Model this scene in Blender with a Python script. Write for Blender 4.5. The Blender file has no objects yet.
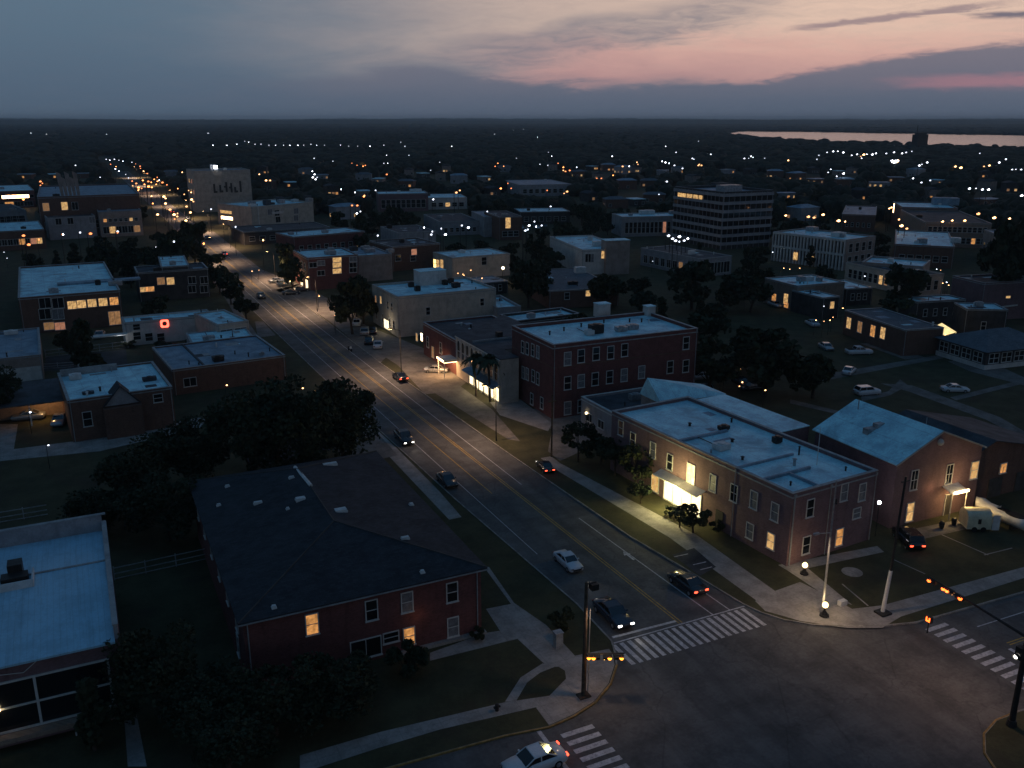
import bpy, math, random
import numpy as np
from mathutils import Vector, Matrix
random.seed(7)
rng = np.random.default_rng(11)
S = bpy.context.scene
COL = S.collection
R = math.radians

# ------------------------------------------------------------------ camera model (metres; +Y runs along the main road)
H = 45.0; F = 900.0; HY = 119.0
PIT = math.atan((384 - HY) / F)
YAW = math.atan(452 / math.hypot(F, 384 - HY))
def ray(x, y):
    r = x - 512; u = 384 - y
    f = F * math.cos(PIT) + u * math.sin(PIT); v = -F * math.sin(PIT) + u * math.cos(PIT)
    return Vector((r * math.cos(YAW) + f * math.sin(YAW), -r * math.sin(YAW) + f * math.cos(YAW), v))
def G(x, y, z=0.0):
    d = ray(x, y); t = (z - H) / d.z
    return Vector((d.x * t, d.y * t, z))
def PX(X, Y, Z):
    r = X * math.cos(YAW) - Y * math.sin(YAW); f = X * math.sin(YAW) + Y * math.cos(YAW); v = Z - H
    d = f * math.cos(PIT) - v * math.sin(PIT); u = f * math.sin(PIT) + v * math.cos(PIT)
    return (512 + F * r / d, 384 - F * u / d) if not hasattr(d, '__len__') and d > 0.1 else (512 + F * r / np.maximum(d, .1), 384 - F * u / np.maximum(d, .1))

cam = bpy.data.cameras.new('camera'); co = bpy.data.objects.new('camera', cam); COL.objects.link(co)
co.location = (0, 0, H); co.rotation_euler = (math.pi / 2 - PIT, 0, -YAW)
cam.sensor_width = 36; cam.lens = 36 * F / 1024; cam.clip_start = .5; cam.clip_end = 40000
S.camera = co
S.view_settings.view_transform = 'Standard'; S.view_settings.look = 'None'
S.view_settings.exposure = 0.03; S.view_settings.gamma = 1
S.cycles.volume_bounces = 1; S.cycles.max_bounces = 5; S.cycles.diffuse_bounces = 2; S.cycles.glossy_bounces = 3
S.cycles.sample_clamp_indirect = 2.0
S.cycles.use_denoising = True

# ------------------------------------------------------------------ node expression helper
class X:
    def __init__(s, nt, sock): s.nt, s.s = nt, sock
    def _op(s, op, *o):
        n = s.nt.nodes.new('ShaderNodeMath'); n.operation = op
        for i, v in enumerate((s,) + o):
            if isinstance(v, X): s.nt.links.new(v.s, n.inputs[i])
            else: n.inputs[i].default_value = v
        return X(s.nt, n.outputs[0])
    def __add__(s, o): return s._op('ADD', o)
    __radd__ = __add__
    def __sub__(s, o): return s._op('SUBTRACT', o)
    def __rsub__(s, o): return (s * -1.0) + o
    def __mul__(s, o): return s._op('MULTIPLY', o)
    __rmul__ = __mul__
    def __truediv__(s, o): return s._op('DIVIDE', o)
    def clamp(s): return s._op('MAXIMUM', 0.0)._op('MINIMUM', 1.0)
    def sm(s, a, b):
        n = s.nt.nodes.new('ShaderNodeMapRange'); n.interpolation_type = 'SMOOTHSTEP'
        s.nt.links.new(s.s, n.inputs[0]); n.inputs[1].default_value = a; n.inputs[2].default_value = b
        return X(s.nt, n.outputs[0])
    def gauss(s, c, w):
        d = (s - c) / w
        return ((d * d) * -1.0)._op('EXPONENT') if False else (((d * d) + 1.0)._op('POWER', -2.0))
def mix(nt, f, a, b):
    n = nt.nodes.new('ShaderNodeMix'); n.data_type = 'RGBA'
    for k, v in ((0, f), (6, a), (7, b)):
        if isinstance(v, X): nt.links.new(v.s, n.inputs[k])
        elif k == 0: n.inputs[0].default_value = v
        else: n.inputs[k].default_value = (*v, 1)
    return X(nt, n.outputs[2])
def comb(nt, x, y, z):
    n = nt.nodes.new('ShaderNodeCombineXYZ')
    for i, v in enumerate((x, y, z)):
        if isinstance(v, X): nt.links.new(v.s, n.inputs[i])
        else: n.inputs[i].default_value = v
    return X(nt, n.outputs[0])
def noise(nt, vec, scale=1., detail=4., rough=.5, dist=0.):
    n = nt.nodes.new('ShaderNodeTexNoise')
    if vec is not None: nt.links.new(vec.s, n.inputs['Vector'])
    n.inputs['Scale'].default_value = scale; n.inputs['Detail'].default_value = detail
    n.inputs['Roughness'].default_value = rough; n.inputs['Distortion'].default_value = dist
    return X(nt, n.outputs[0])
def lin(r, g, b):
    f = lambda c: ((c / 255 + .055) / 1.055) ** 2.4 if c > 10 else c / 255 / 12.92
    return (f(r), f(g), f(b))

# ------------------------------------------------------------------ dusk sky
W = bpy.data.worlds.new('World'); S.world = W; W.use_nodes = True
nt = W.node_tree; nt.nodes.clear()
tc = nt.nodes.new('ShaderNodeTexCoord'); sp = nt.nodes.new('ShaderNodeSeparateXYZ'); nt.links.new(tc.outputs['Generated'], sp.inputs[0])
dx, dy, dz = (X(nt, sp.outputs[i]) for i in range(3))
az = dx._op('ARCTAN2', dy) * 57.2958
el = dz._op('ARCSINE') * 57.2958
wv = comb(nt, az * .085, el * .40, 0.)
n1 = noise(nt, wv, 1.6, 6, .6, .4); n2 = noise(nt, comb(nt, az * .17, el * .95, 3.7), 2.6, 8, .68, .7)
w1 = n1 - .5; w2 = n2 - .5
azw = az + w1 * 9.; elw = el + w1 * 1.9 + w2 * 1.0
low = mix(nt, el.sm(0, 7), lin(78, 95, 114), lin(88, 109, 127))
low = mix(nt, el.sm(8, 20), low, (.026, .052, .092))
low = mix(nt, el.sm(22, 75), low, (.026, .090, .190))
glow_az = azw.sm(6, 46) * (1.0 - az.sm(75, 130))
g_hi = mix(nt, glow_az, lin(132, 131, 137), lin(216, 186, 168))
sky = mix(nt, (glow_az * 1.0 + (azw.sm(1, 22) * .62)).clamp() * elw.sm(1.0, 4.2) * (1.0 - el.sm(8, 21)), low, g_hi)
# rose band just over the cloud bank
pink = elw.sm(1.2, 2.6) * (1.0 - elw.sm(3.4, 5.6)) * azw.sm(20, 31) * (1.0 - az.sm(60, 90))
sky = mix(nt, pink * .5, sky, lin(198, 138, 136))
# mauve diagonal cloud, upper middle
line = elw - (3.3 + (az - 22.) * .165)
diag = (1.0 - (line * line * .55)._op('SQRT').sm(.35, 1.15)) * az.sm(10, 22) * (1.0 - az.sm(36, 44))
sky = mix(nt, diag * (.05 + n2 * 1.3) * .8, sky, lin(112, 114, 126))
# low blue-grey bank with a ragged top
top = 2.1 + (az.gauss(32, 5.) * -.45) + az.sm(37, 55) * 2.0 + az.gauss(20, 6.) * .9
bank = 1.0 - ((el + w1 * 1.3 + w2 * 1.1) - top).sm(-.35, .3)
sky = mix(nt, bank * azw.sm(2, 22) * .93, sky, mix(nt, el.sm(0, 3.5), lin(84, 95, 113), lin(105, 107, 121)))
slit = (1.0 - ((el + w2 * .6 - 1.95)._op('ABSOLUTE')).sm(.1, .55)) * azw.sm(46, 51) * (1.0 - az.sm(66, 80))
sky = mix(nt, slit * .75, sky, lin(160, 118, 128))
wisp = (1.0 - ((el + w2 * .7 - 5.0 - (az - 43.) * .09)._op('ABSOLUTE')).sm(.05, .28)) * azw.sm(41, 44) * (1.0 - azw.sm(50, 54))
lens = (1.0 - ((el + w2 * .3 - 5.25)._op('ABSOLUTE')).sm(.02, .26)) * azw.sm(49.5, 51) * (1.0 - azw.sm(53, 54.5))
sky = mix(nt, wisp * .75, sky, lin(132, 116, 124)); sky = mix(nt, lens * .9, sky, lin(96, 96, 112))
# faint mottling
sky = mix(nt, (w2 * .5 + .03).clamp(), sky, lin(96, 101, 116))
bgn = nt.nodes.new('ShaderNodeBackground'); nt.links.new(sky.s, bgn.inputs[0]); bgn.inputs[1].default_value = 1.08
wo = nt.nodes.new('ShaderNodeOutputWorld'); nt.links.new(bgn.outputs[0], wo.inputs[0])
sl = bpy.data.lights.new('afterglow_sun', 'SUN'); sl.energy = .03; sl.angle = R(25); sl.color = (1, .62, .5)
so = bpy.data.objects.new('afterglow_sun', sl); COL.objects.link(so)
so.rotation_euler = (R(83), 0, R(180 - 42))   # low in the sky, right of the view

# ------------------------------------------------------------------ materials
M = {}
def mat(name, col, rough=.8, var=.25, scale=.6, bump=.0, metal=0., spec=.3, col2=None, kind=None, coat=0.):
    m = bpy.data.materials.new(name); m.use_nodes = True; t = m.node_tree; b = t.nodes['Principled BSDF']
    b.inputs['Roughness'].default_value = rough; b.inputs['Metallic'].default_value = metal
    b.inputs['Specular IOR Level'].default_value = spec
    if coat: b.inputs['Coat Weight'].default_value = coat
    g = t.nodes.new('ShaderNodeTexCoord'); ob = X(t, g.outputs['Object'])
    s3 = t.nodes.new('ShaderNodeSeparateXYZ'); t.links.new(ob.s, s3.inputs[0]); x, y, z = (X(t, s3.outputs[i]) for i in range(3))
    n = noise(t, ob, scale, 5, .6)
    f = noise(t, ob, scale * 9, 4, .6)
    v = (n * .65 + f * .35)
    c2 = col2 or tuple(c * (1 - var) ** 2 for c in col); c1 = tuple(min(1, c * (1 + var)) for c in col)
    if col2: c1 = col
    base = mix(t, v.sm(.36, .64), c1, c2); hgt = f
    if kind == 'brick':
        u = t.nodes.new('ShaderNodeTexBrick'); vv = comb(t, x + y, z, 0.); t.links.new(vv.s, u.inputs['Vector'])
        u.inputs['Scale'].default_value = 1; u.inputs['Brick Width'].default_value = .24; u.inputs['Row Height'].default_value = .085
        u.inputs['Mortar Size'].default_value = .008
        u.inputs['Color1'].default_value = (*c1, 1); u.inputs['Color2'].default_value = (*c2, 1); u.inputs['Mortar'].default_value = (*[min(1, c * .9 + .04) for c in col], 1)
        base = mix(t, .6, base, X(t, u.outputs[0]))
        stain = noise(t, comb(t, (x + y) * 1.5, z * .25, 0.), 1., 4, .6)
        base = mix(t, stain.sm(.52, .75) * .5, base, tuple(c * .45 for c in col))
    if kind == 'stucco':
        stain = noise(t, comb(t, (x + y) * 1.1, z * .22, 0.), 1., 5, .65)
        base = mix(t, stain.sm(.5, .75) * .45, base, tuple(c * .5 for c in col))
    if kind == 'membrane':   # flat roof sheet: laps, ponding stains, patches
        st = noise(t, ob, .22, 5, .65, .6)
        base = mix(t, st.sm(.5, .66) * .55, base, tuple(c * .45 for c in col))
        lap = ((x / 2.6)._op('FRACT')).sm(.0, .03) * (1.0 - ((x / 2.6)._op('FRACT')).sm(.03, .06))
        base = mix(t, lap * .5, base, tuple(c * .5 for c in col))
        sp_ = noise(t, ob, 1.7, 3, .5, 0); base = mix(t, sp_.sm(.66, .7) * .5, base, tuple(c * .5 for c in col))
    if kind == 'standing':
        rb = ((x / .45)._op('FRACT')).sm(.0, .08) * (1.0 - ((x / .45)._op('FRACT')).sm(.12, .2))
        base = mix(t, rb * .18, base, tuple(c * .4 for c in col)); hgt = rb * 4. + f * .3
        st = noise(t, comb(t, x * 1.3, y * .12, 0.), 1., 4, .6); base = mix(t, st.sm(.5, .7) * .4, base, tuple(c * .5 for c in col))
    if kind == 'shingle':
        u = t.nodes.new('ShaderNodeTexBrick'); vv = comb(t, x, y * 1.0 + z, 0.); t.links.new(vv.s, u.inputs['Vector'])
        u.inputs['Scale'].default_value = 1; u.inputs['Brick Width'].default_value = .5; u.inputs['Row Height'].default_value = .3
        u.inputs['Color1'].default_value = (*c1, 1); u.inputs['Color2'].default_value = (*c2, 1); u.inputs['Mortar'].default_value = (*[c * .5 for c in col], 1)
        base = mix(t, .6, base, X(t, u.outputs[0]))
    if kind == 'asphalt':
        st = noise(t, comb(t, x * .55, y * .035, 0.), 1., 5, .6)            # long wheel-worn streaks
        base = mix(t, st.sm(.42, .7) * .55, base, tuple(c * .45 for c in col))
        st2 = noise(t, comb(t, x * .05, y * .7, 2.), 1., 5, .65); base = mix(t, st2.sm(.5, .7) * .4, base, tuple(c * .45 for c in col))
        pt = noise(t, ob, .09, 4, .6, .8); base = mix(t, pt.sm(.5, .62) * .18, base, tuple(c * 1.5 for c in col))
        vo = t.nodes.new('ShaderNodeTexVoronoi'); vo.feature = 'DISTANCE_TO_EDGE'
        dv = noise(t, ob, .8, 3); dvv = t.nodes.new('ShaderNodeVectorMath'); dvv.operation = 'ADD'
        t.links.new(ob.s, dvv.inputs[0]); cc = comb(t, dv * 2., dv * 3., 0.); t.links.new(cc.s, dvv.inputs[1]); t.links.new(dvv.outputs[0], vo.inputs['Vector'])
        vo.inputs['Scale'].default_value = .13
        crack = 1.0 - X(t, vo.outputs[0]).sm(.0, .012)
        base = mix(t, crack * .35, base, tuple(c * .3 for c in col))
    if kind == 'slabs':
        gx = (x / 1.6)._op('FRACT'); gy = (y / 1.6)._op('FRACT')
        j = 1.0 - (gx.sm(.0, .03) * gy.sm(.0, .03))
        base = mix(t, j * .7, base, tuple(c * .4 for c in col))
    if kind == 'grass':
        f2 = noise(t, ob, 14., 3, .7); base = mix(t, f2 * .5, base, tuple(c * 1.9 for c in col)); hgt = f2
        p2 = noise(t, ob, .13, 5, .6); base = mix(t, p2.sm(.5, .68) * .7, base, (.045, .035, .022))
    if kind == 'paint':
        wv_ = noise(t, ob, 3.5, 5, .75); base = mix(t, wv_.sm(.48, .66) * .55, base, (.05, .05, .055))
    if kind == 'leaf':
        oi = t.nodes.new('ShaderNodeObjectInfo'); base = mix(t, X(t, oi.outputs['Random']) * .6, base, (.03, .05, .03))
        b.inputs['Specular IOR Level'].default_value = .2
    t.links.new(base.s, b.inputs['Base Color'])
    rv = (n * .3 + (rough - .15)).clamp(); t.links.new(rv.s, b.inputs['Roughness'])
    if bump:
        bn = t.nodes.new('ShaderNodeBump'); bn.inputs['Strength'].default_value = bump; bn.inputs['Distance'].default_value = .05
        t.links.new(hgt.s, bn.inputs['Height']); t.links.new(bn.outputs[0], b.inputs['Normal'])
    M[name] = m; return m
def emit(name, col, power, var=0., blinds=False, sample=False):
    m = bpy.data.materials.new(name); m.use_nodes = True; t = m.node_tree; b = t.nodes['Principled BSDF']
    b.inputs['Base Color'].default_value = (*[min(1, c) * .6 for c in col], 1); b.inputs['Roughness'].default_value = .35
    b.inputs['Emission Strength'].default_value = power
    c = None
    if var:
        g = t.nodes.new('ShaderNodeTexCoord'); ob = X(t, g.outputs['Object'])
        n = noise(t, ob, 1.7, 3, .6, .4); s3 = t.nodes.new('ShaderNodeSeparateXYZ'); t.links.new(ob.s, s3.inputs[0])
        oi = t.nodes.new('ShaderNodeObjectInfo'); rnd = X(t, oi.outputs['Random'])
        c = mix(t, (n.sm(.35, .65) * var).clamp(), col, tuple(k * .25 for k in col))
        if blinds:
            fr = (X(t, s3.outputs[2]) * 9.)._op('FRACT'); c = mix(t, fr.sm(.55, .8) * .5, c, tuple(k * .35 for k in col))
        c = mix(t, rnd * .45, c, tuple(k * .35 for k in col))
        t.links.new(c.s, b.inputs['Emission Color'])
    else: b.inputs['Emission Color'].default_value = (*col, 1)
    if not sample: m.cycles.emission_sampling = 'NONE'
    M[name] = m; return m
mat('asphalt', (.118, .114, .112), .85, .18, .35, .25, kind='asphalt')
mat('lot_asphalt', (.055, .055, .058), .9, .2, .4, .2, kind='asphalt')
mat('grass', (.048, .046, .022), .95, .25, .35, .5, kind='grass')
mat('far_ground', (.035, .042, .025), .95, .3, .02)
mat('concrete', (.30, .28, .26), .85, .16, .5, .15, kind='slabs')
mat('apron', (.17, .155, .14), .85, .2, .4, .15, kind='slabs')
mat('kerb', (.30, .28, .25), .85, .25, .8, .1)
mat('kerb_yellow', (.30, .185, .06), .8, .25, 1.5)
mat('white_paint', (.56, .55, .56), .7, .12, 2., kind='paint')
mat('yellow_paint', (.52, .33, .06), .7, .15, 2., kind='paint')
mat('brick_red', (.165, .062, .056), .9, .22, .8, .3, kind='brick')
mat('brick_brown', (.16, .085, .062), .9, .2, .8, .3, kind='brick')
mat('brick_plum', (.20, .122, .128), .9, .18, .7, .25, kind='brick')
mat('brick_tan', (.30, .22, .17), .9, .18, .7, .25, kind='brick')
mat('stucco_cream', (.50, .44, .37), .85, .12, .5, .1, kind='stucco')
mat('stucco_taupe', (.34, .27, .235), .85, .14, .5, .1, kind='stucco')
mat('stucco_white', (.62, .58, .54), .85, .1, .5, .1, kind='stucco')
mat('stucco_grey', (.33, .32, .33), .85, .12, .5, .1, kind='stucco')
mat('dark_clad', (.06, .055, .055), .8, .2, .6, .1, kind='stucco')
mat('roof_pale', (.50, .84, .95), .6, .14, .45, .08, kind='membrane')
mat('roof_grey', (.22, .31, .38), .6, .15, .45, .08, kind='membrane')
mat('roof_dark', (.07, .075, .085), .8, .2, .5, .1, kind='membrane')
mat('roof_metal', (.36, .62, .76), .42, .08, .4, .25, kind='standing', spec=.5)
mat('shingle_dark', (.040, .043, .050), .85, .25, .5, .25, kind='shingle')
mat('shingle_grey', (.13, .15, .17), .85, .2, .5, .2, kind='shingle')
mat('trim', (.62, .60, .56), .6, .1, .9)
mat('trim_dark', (.07, .065, .06), .6, .15, .9)
mat('coping', (.32, .33, .33), .6, .15, .9)
mat('glass', (.012, .014, .018), .08, .1, .5, spec=.8)
mat('glass_curtain', (.20, .20, .21), .5, .25, 2.2)
mat('metal_dark', (.035, .033, .032), .5, .2, 1.5, metal=.3)
mat('metal_grey', (.35, .36, .37), .45, .2, 1.5, metal=.4)
mat('wood_pole', (.09, .065, .045), .9, .3, 2., .3)
mat('white_metal', (.62, .62, .60), .5, .1, 1.)
mat('cream_shell', (.60, .56, .40), .5, .12, 1.)
mat('bark', (.07, .052, .04), .95, .3, 3., .5)
mat('leaf', (.040, .046, .022), .8, .35, 1.2, kind='leaf')
mat('leaf_olive', (.072, .070, .030), .8, .3, 1.2, kind='leaf')
mat('leaf_bloom', (.55, .45, .38), .7, .2, 3.)
mat('forest', (.030, .034, .022), .95, .35, .08)
mat('hill', (.034, .044, .026), .95, .4, .01)
mat('rubber', (.015, .015, .015), .9, .1)
mat('car_black', (.012, .013, .017), .25, .05, 1., spec=.6, coat=.6)
mat('car_blue', (.02, .03, .05), .25, .05, 1., spec=.6, coat=.6)
mat('car_white', (.62, .63, .65), .3, .05, 1., spec=.5, coat=.5)
mat('car_silver', (.38, .40, .42), .3, .05, 1., metal=.4, coat=.5)
mat('car_red', (.25, .03, .02), .3, .05, 1., coat=.5)
mat('sign_face', (.5, .48, .45), .5, .1)
mat('fence_paint', (.40, .40, .40), .7, .2, 1.)
mat('person_cloth', (.04, .045, .06), .9, .2, 4.)
mat('skin', (.35, .2, .14), .6, .1, 5.)
emit('win_orange', (1., .44, .13), 1.0, 1., True)
emit('win_gold', (1., .58, .22), 1.05, 1., True)
emit('win_yellow', (1., .76, .34), 1.9, .6)
emit('win_dim', (.75, .38, .16), .45, .7, True)
emit('win_rose', (1., .42, .24), .5, .6)
emit('lamp_warm', (1., .55, .22), 22.)
emit('lamp_amber', (1., .36, .10), 12.)
emit('lamp_white', (.95, .96, 1.), 26.)
emit('lamp_soft', (1., .74, .40), 12.)
emit('far_warm', (1., .50, .20), 7.)
emit('far_orange', (1., .30, .08), 7.)
emit('far_white', (.86, .90, 1.), 8.)
emit('faint_warm', (1., .48, .20), 2.6)
emit('faint_orange', (1., .28, .09), 2.6)
emit('faint_white', (.80, .86, 1.), 2.4)
emit('globe', (1., .70, .30), 5.)
emit('signal_amber', (1., .32, .03), 4.)
emit('signal_red', (1., .13, .02), 5.)
emit('neon_red', (1., .10, .06), 4.)
emit('tail_red', (1., .07, .03), 5.)
emit('head_white', (1., .95, .85), 7.)
emit('strip_light', (1., .62, .30), 10.)
emit('shop_glow', (1., .82, .50), 2.6, .45)

# haze
hz = bpy.data.materials.new('haze'); hz.use_nodes = True; t = hz.node_tree; t.nodes.clear()
pv = t.nodes.new('ShaderNodeVolumePrincipled'); pv.inputs['Density'].default_value = .85e-4
pv.inputs['Color'].default_value = (.80, .93, 1, 1); pv.inputs['Anisotropy'].default_value = .2
oo = t.nodes.new('ShaderNodeOutputMaterial'); t.links.new(pv.outputs[0], oo.inputs['Volume']); M['haze'] = hz

# ------------------------------------------------------------------ mesh builder
class MB:
    def __init__(s): s.v = []; s.f = []; s.m = []; s.cur = 0
    def add(s, vs, fs):
        o = len(s.v); s.v += [tuple(p) for p in vs]; s.f += [tuple(i + o for i in f) for f in fs]; s.m += [s.cur] * len(fs); return s
    def box(s, x0, y0, z0, x1, y1, z1):
        return s.add([(x0,y0,z0),(x1,y0,z0),(x1,y1,z0),(x0,y1,z0),(x0,y0,z1),(x1,y0,z1),(x1,y1,z1),(x0,y1,z1)],
                     [(0,3,2,1),(4,5,6,7),(0,1,5,4),(1,2,6,5),(2,3,7,6),(3,0,4,7)])
    def prism(s, pts, z0, z1):
        n = len(pts); 
        a = sum(pts[i][0]*pts[(i+1)%n][1]-pts[(i+1)%n][0]*pts[i][1] for i in range(n))
        if a < 0: pts = pts[::-1]
        zt = z1 if hasattr(z1, '__len__') else [z1]*n
        return s.add([(p[0],p[1],z0) for p in pts]+[(p[0],p[1],zt[i]) for i,p in enumerate(pts)],
                     [tuple(range(n-1,-1,-1)), tuple(range(n,2*n))]+[(i,(i+1)%n,n+(i+1)%n,n+i) for i in range(n)])
    def sheet(s, pts, z):
        n=len(pts); a = sum(pts[i][0]*pts[(i+1)%n][1]-pts[(i+1)%n][0]*pts[i][1] for i in range(n))
        if a < 0: pts = pts[::-1]
        return s.add([(p[0],p[1],z) for p in pts],[tuple(range(n))])
    def tube(s, p0, p1, r0, r1=None, n=8, cap=True):
        r1 = r0 if r1 is None else r1; p0 = Vector(p0); p1 = Vector(p1); d = (p1-p0).normalized()
        a = d.orthogonal().normalized(); b = d.cross(a); vs = []
        for p, r in ((p0,r0),(p1,r1)):
            for i in range(n):
                t = 2*math.pi*i/n; vs.append(p + a*math.cos(t)*r + b*math.sin(t)*r)
        fs = [(i,(i+1)%n,n+(i+1)%n,n+i) for i in range(n)]
        if cap: fs += [tuple(range(n-1,-1,-1)), tuple(range(n,2*n))]
        return s.add(vs, fs)
    def ball(s, c, r, n=8, sz=1.):
        vs=[]; fs=[]
        for i in range(n+1):
            th=math.pi*i/n
            for j in range(n*2): ph=math.pi*j/n; vs.append((c[0]+r*math.sin(th)*math.cos(ph),c[1]+r*math.sin(th)*math.sin(ph),c[2]+r*sz*math.cos(th)))
        w=n*2
        for i in range(n):
            for j in range(w): fs.append((i*w+j,i*w+(j+1)%w,(i+1)*w+(j+1)%w,(i+1)*w+j))
        return s.add(vs,fs)
    def mesh(s, name, mats, smooth=False):
        me = bpy.data.meshes.new(name); me.from_pydata(s.v, [], s.f)
        mats = mats if isinstance(mats, (list, tuple)) else [mats]
        for m in mats: me.materials.append(M[m])
        if len(mats) > 1: me.polygons.foreach_set('material_index', s.m)
        if smooth: me.polygons.foreach_set('use_smooth', [True]*len(s.f))
        me.update(); return me
    def build(s, name, mats, parent=None, loc=(0,0,0), rz=0., smooth=False):
        o = bpy.data.objects.new(name, s.mesh(name, mats, smooth)); COL.objects.link(o)
        o.parent = parent; o.location = loc; o.rotation_euler.z = rz; return o
def tag(o, label=None, cat=None, group=None, kind=None):
    if label: o['label'] = label
    if cat: o['category'] = cat
    if group: o['group'] = group
    if kind: o['kind'] = kind
    return o
def empty(name, loc, rz=0., label=None, cat=None, group=None):
    o = bpy.data.objects.new(name, None); COL.objects.link(o); o.location = loc; o.rotation_euler.z = rz
    o.empty_display_size = .3
    return tag(o, label, cat, group)
def link(name, me, parent, loc, rz=0., sc=None):
    o = bpy.data.objects.new(name, me); COL.objects.link(o); o.parent = parent; o.location = loc; o.rotation_euler.z = rz
    if sc: o.scale = sc
    return o
def copy_tree(o, parent=None):
    c = o.copy(); COL.objects.link(c); c.parent = parent
    for ch in list(o.children): copy_tree(ch, c)
    return c
def light(loc, power, col=(1,.6,.32), r=.25, spot=None, target=None):
    l = bpy.data.lights.new('lamp_or_added_light', 'SPOT' if spot else 'POINT'); l.energy = power; l.color = col; l.shadow_soft_size = r
    o = bpy.data.objects.new('lamp_or_added_light', l); COL.objects.link(o); o.location = loc
    if spot:
        l.spot_size = R(spot); l.spot_blend = .6
        d = (Vector(target) - Vector(loc)) if target else Vector((0,0,-1)); o.rotation_euler = d.to_track_quat('-Z','Y').to_euler()
    return o
RECTS = []      # screen rectangles that nearer trees must leave free: (x0, y0, x1, y1, distance)
FOOT = []       # footprints (centre x, y, radius)
def arc(cx, cy, r, a0, a1, n=10): return [(cx+r*math.cos(R(a0+(a1-a0)*i/n)), cy+r*math.sin(R(a0+(a1-a0)*i/n))) for i in range(n+1)]

# ------------------------------------------------------------------ ground, roads, kerbs
g = MB(); g.sheet([(-14000,-3000),(14000,-3000),(14000,14000),(-14000,14000)], -.06)
tag(g.build('ground', 'far_ground'), kind='structure')
# main road (slightly flared at the crossing) and cross street, one asphalt sheet each
wk = [(38.9,60),(39.3,67),(38.2,95),(37.6,125),(37.2,160),(36.8,230),(38,334),(38.6,420),(38.4,900)]
ek = [(53.6,60),(52.6,70),(51.8,77),(50.8,105),(49.6,160),(49.8,225),(48.6,377),(48.9,486),(48.9,900)]
def gp(*q): return [tuple(G(*a)[:2]) for a in q]
nw = [(38.9,60)] + gp((616,654),(617.5,666),(611.5,685),(596,703.8),(574,718),(549,728.8),(505,737.5),(398.8,767)); nw += [(nw[-1][0]-70, nw[-1][1]+2.2)]
ne = [(53.6,60),(54.1,58),(55.2,56),(57,54.2),(59.5,52.7),(62.5,51.3),(66,50.3),(80,49.7),(400,45)]
se = [(400,34.5),(75,36.8),(66,37.2),(62.4,37.6),(59.9,37.6),(57.6,36.9),(55.7,35.4),(54.5,33.2),(54,30),(54,-60)]
road = MB(); road.sheet(wk[::-1] + ek, 0.0)
tag(road.build('main_road', 'asphalt'), kind='structure')
road = MB(); road.sheet([(38.9,60)] + nw[1:] + [(-60,38),(30,38),(36,36),(38,30),(38,-60)] + se[::-1] + ne[::-1][:-1] + [(53.6,60)], 0.0)
tag(road.build('cross_street', 'asphalt'), kind='structure')
def kerb(pts, name='kerb'):
    k = MB(); m = 'kerb'
    for (a, b) in zip(pts[:-1], pts[1:]):
        d = Vector((b[0]-a[0], b[1]-a[1])).normalized(); n_ = Vector((-d.y, d.x))*.16
        k.prism([a, b, (b[0]+n_.x, b[1]+n_.y), (a[0]+n_.x, a[1]+n_.y)], -.05, .14)
    tag(k.build(name, m), kind='structure')
kerb(wk); kerb(ek[::-1]); kerb(nw[::-1]); kerb(ne); kerb(se)
def kpaint(pts):
    k = MB()
    for (a, b) in zip(pts[:-1], pts[1:]):
        d = Vector((b[0]-a[0], b[1]-a[1])).normalized(); n_ = Vector((-d.y, d.x))
        k.prism([(a[0]-n_.x*.01,a[1]-n_.y*.01),(b[0]-n_.x*.01,b[1]-n_.y*.01),(b[0]+n_.x*.13,b[1]+n_.y*.13),(a[0]+n_.x*.13,a[1]+n_.y*.13)], .02, .146)
    tag(k.build('kerb_paint', 'kerb_yellow'), kind='structure')
kpaint(nw[:1:-1]); kpaint(se[3:8])
# lawns: one raised block each side
def block(name, pts, m='grass', z=.11):
    b = MB(); b.sheet(pts, z); return tag(b.build(name, m), kind='structure')
o = .15
block('lawn', [(x-o,y) for x,y in wk] + [(-300,900),(-300,60)] + [(x,y+o) for x,y in nw[::-1]][:-1])
block('lawn', [(x+o,y) for x,y in ek][::-1] + [(x,y+o) for x,y in ne][1:] + [(400,900)])
block('lawn', [(x,y-o) for x,y in se[:4]] + [(x+.1,y-.12) for x,y in se[4:8]] + [(x+o,y) for x,y in se[8:]] + [(400,-60)], 'grass')
Z1, Z2 = .118, .124
def walk(pts, m='concrete', z=Z1, name='sidewalk'): s = MB(); s.sheet(pts, z); return tag(s.build(name, m), kind='structure')
def gp(*q): return [tuple(G(*a)[:2]) for a in q]
# right-hand side: sidewalk along the main road, corner apron, paths round the corner house
walk([(54.0,103),(55.7,103)] + gp((560,464),(587,478),(696,535.5),(775,592),(757,602),(668.7,534+4),(560,473)))
walk(gp((755,602),(775,592),(800,583),(830,598),(852,610),(886,606),(902,617),(882,629),(845,629),(800,622),(765,612)), z=Z2)
walk(gp((782,568),(800,563),(852,606),(830,600)), z=.130)
walk(gp((778,566),(877,547),(884,553),(790,573)), z=.127)
walk(gp((884,606),(1024,568),(1100,547),(1100,556),(1024,579),(900,618)), z=.127)
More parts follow.
